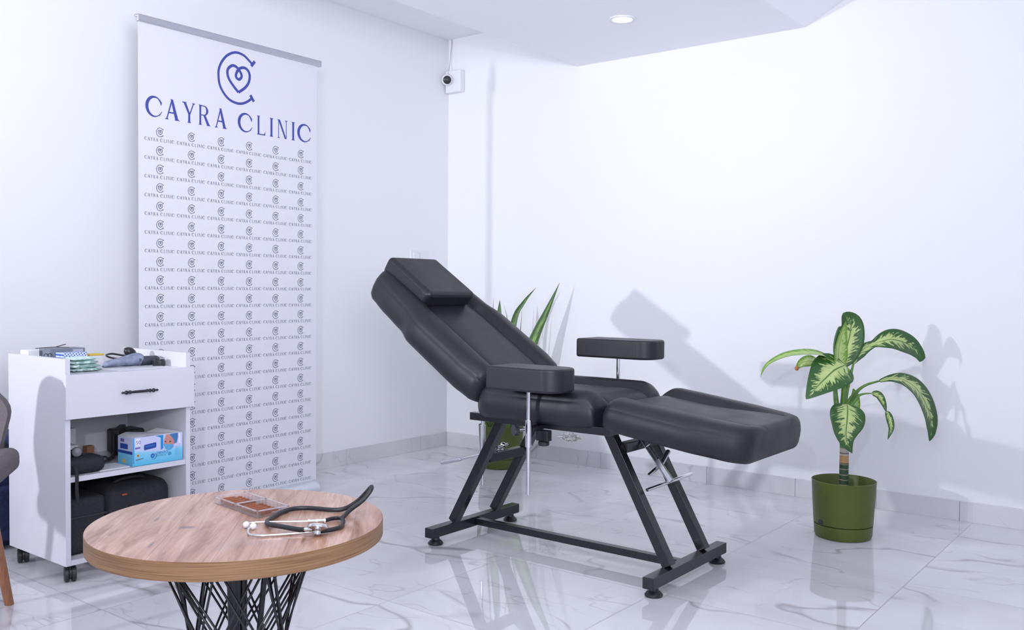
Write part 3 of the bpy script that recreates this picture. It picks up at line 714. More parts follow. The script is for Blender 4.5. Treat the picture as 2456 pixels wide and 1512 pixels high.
MB().sphere(Vector((3.7197, 1.3804, 0.6846)), .0085, 10, 8, sc=(1, 1, 1.15)).build('withered_tip', TIPO, cl, smooth=True)
A = [Vector((3.7709, 1.1974, 0.7057)), Vector((3.7134, 1.2219, 0.6875)), Vector((3.6601, 1.2403, 0.6564)), Vector((3.6172, 1.2616, 0.6214)), Vector((3.5811, 1.2898, 0.5758))]
leaf(dc, 'leaf', A, .088, toC * .75 + up3 * .55 - rt0 * .1, LEAF_D, .10, shape=lambda t: (math.sin(PI * t ** .60) ** .7) * (1 - .35 * t ** 2) if 0 < t < 1 else 0)
A = [Vector((3.9254, 1.1089, 0.6338)), Vector((3.9646, 1.0751, 0.6454)), Vector((4.0279, 1.0420, 0.6378)), Vector((4.1018, 1.0102, 0.6008)), Vector((4.1672, 0.9882, 0.5400)), Vector((4.2135, 0.9743, 0.4683)), Vector((4.2264, 0.9711, 0.4039)), Vector((4.2202, 0.9772, 0.3606))]
leaf(dc, 'leaf', A, .050, toC * .8 + rt0 * .30 + up3 * .35, LEAF_D, .12, shape=lambda t: (.12 * (1 - t) + math.sin(PI * t ** 1.45) ** .75 * .95) if 0 < t < .999 else 0)
A = [Vector((3.8334, 1.1115, 0.5911)), Vector((3.8499, 1.0898, 0.5829)), Vector((3.8618, 1.0729, 0.5508)), Vector((3.8695, 1.0613, 0.5136))]
leaf(dc, 'leaf', A, .0165, toC + up3 * .3, LEAF_D, .5, shape=shape_h)
A = [Vector((3.8696, 1.0615, 0.5203)), Vector((3.8763, 1.0514, 0.4882)), Vector((3.8798, 1.0451, 0.4492)), Vector((3.8708, 1.0548, 0.4033))]
leaf(dc, 'leaf', A, .0155, toC, LEAF_D, .3, shape=shape_h)
A = [Vector((3.7420, 1.1788, 0.5499)), Vector((3.7171, 1.1687, 0.5195)), Vector((3.6941, 1.1640, 0.4805)), Vector((3.6812, 1.1625, 0.4405)), Vector((3.6786, 1.1561, 0.4048)), Vector((3.6901, 1.1394, 0.3619))]
leaf(dc, 'leaf', A, .074, toC * .9 + up3 * .3, LEAF_D, .06, shape=lambda t: (math.sin(PI * t ** .58) ** .75) * (1 - .45 * t ** 2) if 0 < t < 1 else 0, ruff=.03)
A = [Vector((3.8344, 1.2036, 0.4872)), Vector((3.8559, 1.1941, 0.5292)), Vector((3.8731, 1.1900, 0.5714)), Vector((3.8694, 1.1962, 0.6026))]
leaf(dc, 'leaf', A, .034, toC + up3 * .1, LEAF_Y, .15, shape=shape_h)

P2 = Vector((4.045, 3.20, 0))
pt2 = pot((P2.x, P2.y), .238, .128, .114, 'olive green planter standing behind the treatment chair by the wall corner')
ap = thing('aloe_plant', (P2.x, P2.y, .19), 'spiky plant with upright speckled green leaves behind the reclining chair back', 'potted plant')
def spike(base, mids, tip, hw, face, blunt=1.7):
    leaf(ap, 'leaf', [base] + mids + [tip], hw, face, LEAF_S, .35, shape=lambda t: (.55 + .45 * min(1, t / .35)) * (1 - t ** blunt) if t < 1 else 0)
b0 = P2 + Vector((0, 0, .185))
spike(b0 + rt0 * .03, [P2 + rt0 * .09 + up3 * .45, P2 + rt0 * .185 + up3 * .725, P2 + rt0 * .255 + up3 * .885], Vector((4.239, 2.942, 1.043)), .046, toC - rt0 * .3, 2.0)
spike(b0 + rt0 * .00, [P2 + rt0 * .02 + up3 * .50, P2 + rt0 * .065 + up3 * .82, P2 + rt0 * .12 + up3 * .93], Vector((4.158, 3.045, 1.016)), .030, toC + rt0 * .4, 3.0)
spike(b0 - rt0 * .03, [P2 - rt0 * .04 + up3 * .45, P2 - rt0 * .02 + up3 * .75, P2 - rt0 * .015 + up3 * .88], P2 - rt0 * .013 + up3 * .945, .024, toC, 7)
spike(b0 - rt0 * .05, [P2 - rt0 * .07 + up3 * .5, P2 - rt0 * .055 + up3 * .8], Vector((4.011, 3.234, .955)), .012, toC)
spike(b0 - rt0 * .01, [P2 + rt0 * .05 + up3 * .5, P2 + rt0 * .035 + up3 * .80], P2 + rt0 * .010 + up3 * .915, .010, toC)
spike(b0 + rt0 * .05, [P2 + rt0 * .06 + up3 * .45, P2 + rt0 * .10 + up3 * .72], Vector((4.107, 3.106, .89)), .008, toC)
spike(b0 - rt0 * .06 + toC * .03, [P2 - rt0 * .12 + up3 * .35 + toC * .05], P2 - rt0 * .10 + up3 * .50 + toC * .06, .016, toC)

# ------------------------------------------------------------------ round coffee table
TC = Vector((1.143, 1.592, 0)); TR = .2935; TZ = .520
tb = thing('coffee_table', TC, 'round oak coffee table on a black crossed wire base', 'coffee table')
m = MB(); n = 128
m.add([(TC.x + TR * math.cos(2 * PI * i / n), TC.y + TR * math.sin(2 * PI * i / n), z) for z in (TZ - .036, TZ) for i in range(n)], [tuple(range(n, 2 * n))], 0)
m.f += [tuple(range(n - 1, -1, -1))]; m.mi += [1]
m.f += [(i, (i + 1) % n, n + (i + 1) % n, n + i) for i in range(n)]; m.mi += [1] * n
tt = m.build('table_top', [WOODTOP, WOODEDGE], tb, loc=(TC.x, TC.y, TZ), bevel=.0015, seg=2)
tt.parent = tb; tt.matrix_parent_inverse = Matrix.Translation(-world_loc(tb))
RB, ZT, PH = .165, .484, math.radians(112)
MB().tube([(TC.x + RB * math.cos(2 * PI * i / 48), TC.y + RB * math.sin(2 * PI * i / 48), ZT - .004) for i in range(48)], .0045, 8, closed=True).build('top_ring', STEEL_D, tb, smooth=True)
MB().tube([(TC.x + RB * math.cos(2 * PI * i / 48), TC.y + RB * math.sin(2 * PI * i / 48), .0045) for i in range(48)], .0045, 8, closed=True).build('base_ring', STEEL_D, tb, smooth=True)
for i in range(10):
    for dl_ in (-.055, .055):
        for sg in (-1, 1):
            a = 2 * PI * i / 10 + dl_; b = a + sg * PH
            rr_ = RB + (.0045 if sg > 0 else -.0045)
            MB().tube([(TC.x + rr_ * math.cos(a), TC.y + rr_ * math.sin(a), ZT - .004), (TC.x + rr_ * math.cos(b), TC.y + rr_ * math.sin(b), .006)], .0025, 6).build('wire_rod', STEEL_D, tb, smooth=True)
for k, (ox, oy) in enumerate(((-.012, 0), (.012, .008), (.03, -.02))):
    MB().tube([(TC.x + ox * 1.6, TC.y + oy * 1.6, ZT), (TC.x + ox * .4, TC.y + oy * .4, .01)], (.012, .009, .006)[k], 12).build('centre_post', STEEL_D, tb, smooth='auto')

# stethoscope
sth = thing('stethoscope', (1.19, 1.45, TZ), 'black tube stethoscope with chrome ear pieces lying on the round table', 'stethoscope')
zt_ = TZ + .0055
loop = [(1.262, 1.412, zt_ + .004), (1.290, 1.418, .541), (1.318, 1.412, .556), (1.333, 1.405, .574), (1.340, 1.408, .581), (1.343, 1.414, .579), (1.342, 1.425, .568), (1.338, 1.450, .545), (1.325, 1.476, zt_ + .002), (1.306, 1.497, zt_), (1.286, 1.546, zt_), (1.258, 1.566, zt_), (1.214, 1.556, zt_), (1.170, 1.530, zt_), (1.150, 1.512, zt_ + .001), (1.140, 1.485, zt_ + .003), (1.141, 1.455, zt_ + .004), (1.148, 1.412, zt_ + .004), (1.151, 1.396, zt_ + .006)]
MB().tube(catmull(loop, 7), .0048, 12).build('tubing', RUBBER, sth, smooth=True)
MB().tube(catmull([(1.262, 1.412, zt_ + .004), (1.268, 1.432, zt_), (1.254, 1.438, zt_), (1.232, 1.436, zt_)], 6), .0042, 10).build('branch_tube', RUBBER, sth, smooth=True)
MB().tube(catmull([(1.262, 1.412, zt_ + .004), (1.250, 1.396, zt_), (1.222, 1.374, zt_), (1.198, 1.372, zt_), (1.170, 1.384, zt_)], 6), .0045, 10).build('branch_tube', RUBBER, sth, smooth=True)
MB().tube(catmull([(1.232, 1.436, zt_), (1.216, 1.446, zt_ + .001), (1.170, 1.490, zt_ + .002), (1.136, 1.524, zt_ + .002), (1.124, 1.532, zt_ + .001), (1.115, 1.528, zt_)], 6), .0022, 10).build('ear_tube', CHROME, sth, smooth=True)
MB().tube(catmull([(1.170, 1.384, zt_), (1.140, 1.410, zt_ - .002), (1.100, 1.438, zt_ - .002), (1.082, 1.456, zt_ - .002), (1.080, 1.475, zt_ - .001), (1.095, 1.498, zt_), (1.106, 1.508, zt_)], 6), .0022, 10).build('ear_tube', CHROME, sth, smooth=True)
for p in ((1.112, 1.527, zt_ + .0015), (1.113, 1.506, zt_ + .0015)): MB().sphere(p, .0068, 16, 12).build('ear_tip', WHITEPL, sth, smooth=True)
MB().tube([(1.234, 1.434, zt_ + .001), (1.206, 1.450, zt_ + .002)], .0040, 12).build('spring_tube', CHROME, sth, smooth='auto')
for t_ in (0, .5, 1): MB().tube([Vector((1.234, 1.434, zt_)).lerp(Vector((1.206, 1.450, zt_ + .002)), t_) + Vector((-.0015, .001, 0)), Vector((1.234, 1.434, zt_)).lerp(Vector((1.206, 1.450, zt_ + .002)), t_) + Vector((.0015, -.001, 0))], .0058, 12).build('ferrule', CHROME, sth, smooth='auto')
cp = Vector((1.166, 1.374, TZ + .017)); cx = Vector((.35, .25, 1)).normalized()
hd = MB().lathe([(.0001, .004), (.018, .0035), (.0205, .001), (.0205, -.002), (.010, -.006), (.0065, -.008), (.0065, -.014), (.0085, -.016), (.0001, -.016)], cp, 28, axis=cx, cap=False).build('chest_piece', CHROME, sth, smooth='auto')
MB().lathe([(.0001, .0046), (.0175, .0043), (.0175, .0030)], cp, 28, axis=cx, cap=False).build('diaphragm', WHITEPL, hd, smooth='auto')
MB().tube([(1.151, 1.396, zt_ + .006), (1.160, 1.382, TZ + .012)], .0040, 10).build('chest_stem', CHROME, sth, smooth='auto')

# ampoule tray: clear plastic, two bays of five amber ampoules
Tt = thing('ampoule_tray', (1.218, 1.668, TZ), 'clear plastic blister tray of amber ampoules on the round table', 'tray')
TRAYM = mat('clear_tray_plastic', (0.97, 0.95, 0.97), 0.05, 0.0, Transmission_Weight=0.95, IOR=1.3)
e1 = (Vector((1.166, 1.556, 0)) - Vector((1.190, 1.745, 0))).normalized(); e2 = Vector((-e1.y, e1.x, 0)); 
TO = Vector((1.222, 1.662, TZ)); TL, TW = .186, .074
TM = Matrix((e1, e2, Vector((0, 0, 1)))).transposed().to_4x4(); TM.translation = TO
m = MB()
for a in (-1, 1):
    m.box(-TL / 2, TL / 2, a * TW / 2 - .002, a * TW / 2 + .002, .0145, .0155, T=TM)
    m.box(-TL / 2, TL / 2, a * (TW / 2 - .003) - .0005, a * (TW / 2 - .003) + .0005, .0005, .0150, T=TM)
for xx in (-TL / 2, -.0, TL / 2): m.box(xx - .0035, xx + .0035, -TW / 2, TW / 2, .0145, .0155, T=TM); m.box(xx - .0005, xx + .0005, -TW / 2, TW / 2, .0005, .0150, T=TM)
m.box(-TL / 2, TL / 2, -TW / 2, TW / 2, .0004, .0012, T=TM)
m.build('tray_body', TRAYM, Tt)
for bay in (-1, 1):
    m = MB()
    for k in range(6):
        xx = bay * TL / 4 + (k - 2.5) * .0155
        m.box(xx - .0005, xx + .0005, TW / 2 - .020, TW / 2 - .004, .001, .0150, T=TM); m.box(xx - .0005, xx + .0005, -TW / 2 + .004, -TW / 2 + .012, .001, .0100, T=TM)
    m.build('pocket_ribs', TRAYM, Tt)
AMBER = mat('amber_glass', (0.62, 0.20, 0.05), 0.08, 0.0, Transmission_Weight=0.75, IOR=1.4)
proto = None
for bay in (-1, 1):
    for k in range(5):
        xx = bay * TL / 4 + (k - 2) * .0155
        if proto is None:
            g = MB().lathe([(.0001, -.024), (.0050, -.0235), (.0054, -.022), (.0054, .006), (.0030, .010), (.0025, .013), (.0033, .017), (.0026, .024), (.0001, .027)], (0, 0, 0), 14, axis=(0, 1, 0), cap=False)
            proto = g.build('ampoule', AMBER, smooth='auto'); o = proto
            tag(o, 'amber glass ampoule lying in the clear plastic tray', 'ampoule', 'amber ampoules in the tray')
        else:
            o = proto.copy(); COL.objects.link(o)
        o['label'] = '%s amber glass ampoule in the %s bay of the clear tray' % (('leftmost', 'second from left', 'middle', 'second from right', 'rightmost')[k], 'left' if bay < 0 else 'right')
        o.matrix_world = TM @ Matrix.Translation((xx, -.004, .0072))

# ------------------------------------------------------------------ white trolley cabinet
cb = thing('trolley_cabinet', (1.725, 3.235, 0), 'white rolling cabinet with one drawer and two open shelves', 'cabinet')
CX0, CX1, CY0, CY1, CZ0, CZT = 1.490, 1.958, 3.030, 3.445, .061, .758
for x0, x1 in ((CX0, CX0 + .018), (CX1 - .018, CX1)):
    MB().box(x0, x1, CY0, CY1, CZ0, CZT).build('side_panel', CABW, cb, bevel=.0008, seg=1)
MB().box(CX0 + .018, CX1 - .018, CY0 + .004, CY1, .686, .704).build('top_panel', CABW, cb, bevel=.0008, seg=1)
MB().box(CX0 + .018, CX1 - .018, CY0 + .004, CY1 - .004, .341, .359).build('shelf', CABW, cb, bevel=.0008, seg=1)
MB().box(CX0 + .018, CX1 - .018, CY0, CY1 - .004, CZ0, .079).build('bottom_panel', CABW, cb, bevel=.0008, seg=1)
MB().box(CX0 + .018, CX1 - .018, CY1 - .008, CY1, CZ0 + .018, .686).build('back_panel', CABW, cb)
MB().box(CX0 + .022, CX1 - .022, CY0 + .005, CY1 - .03, .575, .680).build('drawer_box', CABW, cb)
dr = MB().box(CX0 - .006, CX1 + .006, CY0 - .018, CY0 - .001, .557, .706).build('drawer_front', CABW, cb, bevel=.001, seg=1)
hx0, hx1, hz = 1.664, 1.806, .634
BLKM = mat('black_handle', (.03, .03, .04), .35, .4)
prof = [(.0001, 0), (.0035, .004), (.0045, .008), (.002, .012), (.0055, .015), (.0075, .020), (.0055, .025), (.003, .028), (.0065, .031), (.0065, .035), (.0045, .038), (.0050, .071)]
prof += [(r, .142 - z) for r, z in prof[-2::-1]]
MB().lathe(prof, (hx0, CY0 - .040, hz), 16, axis=(1, 0, 0), cap=False).build('drawer_handle', BLKM, dr, smooth=True)
for x in (hx0 + .033, hx1 - .033): MB().tube([(x, CY0 - .040, hz), (x, CY0 - .018, hz)], .004, 10).build('handle_post', BLKM, dr, smooth='auto')
for x, y in ((1.520, 3.062), (1.930, 3.062), (1.520, 3.405), (1.930, 3.405)):
    w = thing('caster', (x, y, 0), None, None); w.parent = cb; w.matrix_parent_inverse = Matrix.Translation(-world_loc(cb))
    ax = Vector((.92, -.38, 0)).normalized()
    for s_ in (-.011, .011):
        c = Vector((x, y, .0265)) + ax * s_
        MB().lathe([(.0001, -.008), (.022, -.008), (.0262, -.005), (.0262, .005), (.022, .008), (.0001, .008)], c, 28, axis=ax, cap=False).build('wheel', RUBBER, w, smooth='auto')
    c = Vector((x, y, .030)); 
    MB().lathe([(.0001, -.003), (.022, -.003), (.022, .003), (.0001, .003)], c, 20, axis=ax, cap=False).build('fork', BLACKPL, w, smooth='auto')
    MB().tube([(x, y, .03), (x, y, .061)], .009, 10).build('swivel_pin', BLACKPL, w, smooth='auto')

# --- on the shelf: mask box
def sans(txt, T, mt, parent, name='lettering', size=.01):
    """T: 4x4 matrix placing the text plane"""
    cu = bpy.data.curves.new(name, 'FONT'); cu.body = txt; cu.size = size; cu.resolution_u = 3
    tmp = bpy.data.objects.new('tmp_text', cu); COL.objects.link(tmp); me = bpy.data.meshes.new_from_object(tmp)
    bpy.data.objects.remove(tmp); me.transform(T); me.materials.clear(); me.materials.append(mt)
    me.name = name; o = bpy.data.objects.new(name, me); COL.objects.link(o)
    o.parent = parent; o.matrix_parent_inverse = Matrix.Translation(-world_loc(parent)); return o
BX0, BX1, BY0, BY1, BZ0, BZ1 = 1.737, 1.936, 3.046, 3.145, .3595, .462
mb = thing('mask_box', ((BX0 + BX1) / 2, (BY0 + BY1) / 2, BZ0), 'blue and white cardboard box of face masks on the upper shelf', 'box')
def boxface_mat():
    m = mat('mask_box_card', (.7, .75, .9), .4); t = NT(m); g = t.n('ShaderNodeNewGeometry'); sep = t.n('ShaderNodeSeparateXYZ'); t.l(g.outputs['Position'], sep.inputs[0])
    z = t.math('ADD', sep.outputs[2], t.math('MULTIPLY', t.math('SINE', t.math('MULTIPLY', sep.outputs[0], 28)), .004))
    t.l(t.ramp(t.math('DIVIDE', t.math('SUBTRACT', z, .36), .1), [(0.0, srgb(92, 186, 226)), (.42, srgb(128, 204, 238)), (.52, srgb(196, 204, 238)), (1.0, srgb(200, 204, 236))]), t.b.inputs['Base Color']); return m
bbm = MB().box(BX0, BX1, BY0, BY1, BZ0, BZ1)
bb = bbm.build('carton', boxface_mat(), mb, bevel=.0008, seg=1)
CARDIN = mat('card_inside', srgb(214, 214, 220), .6); DBL = mat('box_navy', srgb(40, 74, 160), .4); LBL = mat('box_light_blue', srgb(70, 160, 220), .4); SKIN = mat('printed_skin', srgb(196, 140, 132), .5); CAPB = mat('printed_cap_blue', srgb(60, 122, 178), .5)
MASKB = mat('printed_mask_blue', srgb(90, 165, 215), .5); BROWN = mat('printed_brown', srgb(110, 66, 60), .5); PUR = mat('box_purple', srgb(110, 96, 170), .5); YEL = mat('box_yellow', srgb(214, 176, 90), .5); TEAL = mat('box_teal', srgb(70, 150, 190), .5)
m = MB(); m.add([(BX0, BY0, BZ1), (BX0 + .06, BY0 + .004, BZ1 + .003), (BX0 + .12, BY0, BZ1 + .001), (BX1, BY0, BZ1), (BX1, BY1, BZ1 + .001), (BX1 - .05, BY1 - .01, BZ1 + .012), (BX0 + .10, BY1 - .02, BZ1 + .003), (BX0 + .03, BY1, BZ1 + .009), (BX0, BY1, BZ1)],
      [(0, 1, 7, 8), (1, 2, 6, 7), (2, 3, 4, 5, 6)])
fl = m.build('open_flap', CARDIN, mb); so = fl.modifiers.new('solid', 'SOLIDIFY'); so.thickness = .0008
yf = BY0 - .0007
def patch(pts, mt, name, yy=yf):
    mm = MB(); mm.add([(BX0 + a * .199, yy, BZ0 + b * .1025) for a, b in pts], [tuple(range(len(pts)))]); return mm.build(name, mt, mb, weld=False)
def ell(cx, cz, rx, rz, n=20, a0=0, a1=2 * PI): return [(cx + rx * math.cos(a0 + (a1 - a0) * i / n), cz + rz * math.sin(a0 + (a1 - a0) * i / n)) for i in range(n)]
patch([(.0, .1), (.035, .1), (.035, 1), (.0, 1)], LBL, 'edge_stripe')
patch([(.055, .70), (.145, .70), (.145, .96), (.055, .96)], WHITEPL, 'count_label', yf - .0001)
sans('50', Matrix.Translation((BX0 + .0125, yf - .0003, BZ0 + .078)) @ Matrix.Rotation(PI / 2, 4, 'X'), PUR, mb, 'count_lettering', .019)
patch([(.05, .60), (.15, .61), (.15, .66), (.05, .65)], PUR, 'purple_bar', yf - .0001)
patch([(.22, .55), (.23, .52), (.45, .565), (.462, .60), (.462, .73), (.45, .755), (.23, .71), (.22, .68)], DBL, 'navy_banner', yf - .0001)
patch([(.25, .625), (.43, .66), (.43, .675), (.25, .64)], LBL, 'banner_text_line', yf - .0002)
patch([(.44, .98), (.60, .98), (.60, .50), (.55, .46), (.55, .90)], mat('box_mid_blue', srgb(36, 140, 206), .4), 'blue_swoosh', yf - .0001)
patch([(.62, .56), (.66, .50), (.80, .52), (.82, .62), (.86, .75), (.84, .96), (.66, .98), (.62, .80)], SKIN, 'printed_face', yf - .0001)
patch([(.80, .99), (.90, .99), (.90, .82), (.88, .66), (.83, .60), (.82, .74), (.76, .90), (.73, .98)], CAPB, 'printed_cap', yf - .0002)
patch([(.60, .66), (.68, .63), (.80, .60), (.82, .54), (.78, .44), (.70, .40), (.64, .48)], MASKB, 'printed_mask', yf - .0003)
patch(ell(.645, .73, .018, .026), BROWN, 'printed_eye', yf - .0004); patch(ell(.74, .71, .022, .026), BROWN, 'printed_eye', yf - .0004)
patch([(.915, .60), (.955, .60), (.955, .96), (.915, .96)], WHITEPL, 'side_label', yf - .0001)
patch(ell(.39, .29, .040, .078), DBL, 'round_logo', yf - .0001); patch(ell(.39, .29, .022, .043), LBL, 'round_logo_centre', yf - .0002)
ar = MB(); P_ = ell(.405, .27, .058, .108, 16, -2.2, 1.2); poly_stroke(ar, [(a, b) for a, b in P_], lambda u, v: (BX0 + u * .199, BZ0 + v * .1025), yf - .0002, .012); ar.build('round_logo_arc', DBL, mb, weld=False)
sans('DENTO', Matrix.Translation((BX0 + .0935, yf - .0003, BZ0 + .0325)) @ Matrix.Rotation(PI / 2, 4, 'X'), DBL, mb, 'brand_lettering', .0130)
sans('WORLD', Matrix.Translation((BX0 + .0940, yf - .0003, BZ0 + .0235)) @ Matrix.Rotation(PI / 2, 4, 'X'), TEAL, mb, 'brand_lettering_small', .0100)
patch(ell(.73, .28, .036, .062), TEAL, 'pale_seal', yf - .0001)
patch(ell(.105, .36, .030, .055), YEL, 'yellow_crest', yf - .0001); patch(ell(.105, .36, .016, .026), BROWN, 'crest_centre', yf - .0002)
patch([(.06, .20), (.21, .235), (.21, .255), (.06, .225)], BROWN, 'maker_text_line', yf - .0001)
for k in range(7): patch([(.84, .20 + k * .05), (.93, .215 + k * .05), (.93, .222 + k * .05), (.84, .207 + k * .05)], TEAL, 'fine_print', yf - .0001)
def patchx(y0, y1, z0, z1, mt, name):
    mm = MB(); mm.add([(BX0 - .0007, BY0 + y * .099, BZ0 + z * .1025) for y, z in ((y0, z0), (y1, z0), (y1, z1), (y0, z1))], [(0, 1, 2, 3)]); mm.build(name, mt, mb, weld=False)
patchx(.0, 1, .42, .52, DBL, 'end_band'); patchx(.30, .82, .58, .76, DBL, 'end_label'); patchx(.55, .8, .82, .93, PUR, 'end_logo'); patchx(.45, .68, .08, .22, YEL, 'end_crest')

# other things on the upper shelf
rc = thing('rolled_case', (1.56, 3.12, .36), 'black rolled carrying case at the left of the upper shelf', 'case')
MB().box(1.512, 1.645, 3.048, 3.150, .3597, .417).build('case_body', BLACKBAG, rc, bevel=.024, seg=5)
m = MB(); m.add([(x, y, z) for y in (3.092, 3.19) for x, z in ((1.512, .3597), (1.655, .3597), (1.655, .392), (1.600, .418), (1.512, .455))], [(0, 1, 2, 3, 4), (9, 8, 7, 6, 5)] + [(i, i + 5, (i + 1) % 5 + 5, (i + 1) % 5) for i in range(5)])
m.build('wedge_flap', BLACKBAG, rc, bevel=.006, seg=3)
MB().lathe([(.0001, .006), (.012, .0055), (.0155, .003), (.0155, -.02)], (1.553, 3.078, .434), 24, axis=(-.45, -.85, .1), cap=False).build('end_cap', mat('grey_end_cap', srgb(110, 110, 118), .4), rc, smooth='auto')
MB().tube([(1.556, 3.082, .432), (1.560, 3.095, .432), (1.570, 3.13, .425)], [.0155, .0165, .012], 14).build('roll', BLACKBAG, rc, smooth=True)
MB().tube(catmull([(1.530, 3.060, .395), (1.525, 3.024, .372), (1.524, 3.022, .32), (1.528, 3.024, .27)], 6), .006, 8).build('hanging_strap', BLACKBAG, rc, smooth=True)
wb = thing('white_carton', (1.69, 3.36, .36), 'small open white carton at the back of the upper shelf', 'box')
MB().box(1.555, 1.655, 3.27, 3.37, .3595, .425).build('carton_base', WHITEPL, wb, bevel=.001)
MB().box(1.657, 1.70, 3.375, 3.418, .3595, .47).build('upright_flap', WHITEPL, wb, bevel=.001)
tag(MB().box(1.735, 1.762, 3.36, 3.39, .3595, .398).build('cardboard_piece', mat('brown_card', srgb(150, 105, 82), .7)), 'small brown cardboard block behind the black device arm', 'cardboard')
dv = thing('handheld_scope', (1.83, 3.35, .36), 'black handheld scope with jointed arm behind the mask box', 'medical device')
MB().box(1.830, 1.935, 3.30, 3.40, .3595, .452).build('device_body', BLACKPL, dv, bevel=.010, seg=3)
MB().bar((1.800, 3.28, .365), (1.800, 3.28, .460), .022, .026).build('upright_arm', BLACKPL, dv, bevel=.004)
MB().bar((1.79, 3.255, .455), (1.86, 3.33, .462), .024, .02).build('top_arm', BLACKPL, dv, bevel=.004)
MB().tube(catmull([(1.640, 3.16, .375), (1.675, 3.18, .372), (1.70, 3.185, .378), (1.73, 3.19, .371), (1.79, 3.26, .378)], 5), [.007] * 5 + [.011] * 6 + [.008] * 10, 12).build('jointed_handle', BLACKPL, dv, smooth=True)
MB().sphere((1.705, 3.178, .376), .013, 14, 10).build('joint', BLACKPL, dv, smooth=True)
tag(MB().box(1.625, 1.735, 3.06, 3.16, .3592, .3615).build('paper_sheet', WHITEPL), 'thin white paper sheet on the upper shelf beside the mask box', 'paper')
# lower compartment bags
bg = thing('equipment_bag', (1.58, 3.20, .08), 'black box-shaped equipment bag at the left of the bottom compartment', 'bag')
m = MB(); m.box(1.512, 1.655, 3.075, 3.40, .0795, .272); o = m.build('bag_body', BLACKBAG, bg, bevel=.016, seg=3)
MB().box(1.510, 1.657, 3.072, 3.402, .205, .212).build('zip', BLACKPL, bg, bevel=.002)
bg2 = thing('round_black_bag', (1.80, 3.25, .08), 'larger rounded black bag at the right of the bottom compartment', 'bag')
MB().box(1.665, 1.925, 3.09, 3.41, .0795, .292).build('bag_body', BLACKBAG, bg2, bevel=.05, seg=6)
MB().tube(catmull([(1.72, 3.16, .285), (1.75, 3.14, .303), (1.82, 3.14, .303), (1.85, 3.16, .285)], 6), .006, 8).build('handle', BLACKBAG, bg2, smooth=True)
MB().box(1.722, 1.740, 3.0885, 3.090, .254, .258).build('orange_tab', mat('orange_tab', srgb(196, 80, 40), .5), bg2)

# --- on the cabinet top
CT = .7042
tag(MB().box(1.512, 1.548, 3.340, 3.400, CT, .772).build('paper_tape_box', WHITEPL, bevel=.002), 'small white box in the rear left corner on top of the cabinet', 'box')
gb = thing('grey_box', (1.63, 3.31, CT), 'flat grey box with white print on top of the cabinet behind the gauze packs', 'box')
GREYC = mat('grey_card', srgb(120, 128, 142), .5)
MB().box(1.562, 1.690, 3.285, 3.365, CT, .777).build('carton', GREYC, gb, bevel=.001)
MB().box(1.645, 1.682, 3.2842, 3.2852, .764, .773).build('printed_label', mat('grey_label', srgb(176, 182, 196), .5), gb)
def dots_mat():
    m = mat('blue_dotted_card', srgb(20, 90, 200), .4); t = NT(m); g = t.n('ShaderNodeNewGeometry')
    mp = t.n('ShaderNodeMapping'); t.l(g.outputs['Position'], mp.inputs[0]); mp.inputs['Rotation'].default_value = (0, .6, 0); mp.inputs['Scale'].default_value = (125, 125, 125)
    vo = t.n('ShaderNodeTexVoronoi'); vo.inputs['Randomness'].default_value = 0.0; vo.inputs['Scale'].default_value = 1.0; t.l(mp.outputs[0], vo.inputs['Vector'])
    t.l(t.mix(t.ramp(vo.outputs['Distance'], [(.45, 1.0), (.5, 0.0)]), srgb(16, 82, 196), srgb(222, 230, 250)), t.b.inputs['Base Color']); return m
tag(MB().box(1.580, 1.668, 3.225, 3.280, CT, .765).build('dotted_box', dots_mat(), bevel=.001), 'small blue box with white dots in front of the flat grey box', 'box')
GAUZE = add_noise_col(mat('mint_gauze', (.6, .8, .75), .6), 40, srgb(172, 214, 206), srgb(226, 242, 240), bump=.4, stretch=(1, 1, 5))
def pack(x0, x1, y0, y1, z0, z1, seed, label, name='gauze_pack'):
    r = random.Random(seed); m = MB(); nu, nv = 12, 8
    for side, zz in ((0, z0), (1, z1)):
        for j in range(nv + 1):
            for i in range(nu + 1):
                u, v = i / nu, j / nv; e = min(1, min(u, 1 - u) * 5) * min(1, min(v, 1 - v) * 5)
                zc = (z0 + z1) / 2; z = zc + (zz - zc) * (e ** .5) + (r.uniform(-.0022, .0022) if side else 0)
                m.v.append((x0 + (x1 - x0) * u + r.uniform(-.001, .001), y0 + (y1 - y0) * v, z))
    Q = (nu + 1) * (nv + 1)
    for s_ in (0, 1):
        for j in range(nv):
            for i in range(nu): a = s_ * Q + j * (nu + 1) + i; m.f.append((a, a + 1, a + nu + 2, a + nu + 1)); m.mi.append(0)
    rim = [i for i in range(nu + 1)] + [j * (nu + 1) + nu for j in range(1, nv + 1)] + [nv * (nu + 1) + i for i in range(nu - 1, -1, -1)] + [j * (nu + 1) for j in range(nv - 1, 0, -1)]
    for a, b in zip(rim, rim[1:] + rim[:1]): m.f.append((a, b, b + Q, a + Q)); m.mi.append(0)
    o = m.build(name, GAUZE, smooth=True, weld=False); return tag(o, label, 'gauze pack', 'mint gauze packs on the cabinet')
gl = ['mint green gauze pack at the bottom of the stack on the cabinet top', 'mint green gauze pack second from the bottom of the stack', 'mint green gauze pack second from the top of the stack', 'mint green gauze pack on top of the stack, nearest the dotted box']
for k in range(4): pack(1.556 + .002 * k, 1.672 - .006 * k, 3.105 + .004 * k, 3.205, CT + .0125 * k, CT + .0125 * (k + 1) - .0006, k, gl[k])
pack(1.528, 1.553, 3.22, 3.30, CT, .748, 9, 'mint green gauze pack standing beside the left edge behind the stack')
tag(MB().box(1.722, 1.776, 3.315, 3.365, CT, .7435).build('yellow_lid_box', WHITEPL, bevel=.002), 'small white box with a thin yellow lid between grey box and cuff', 'box')
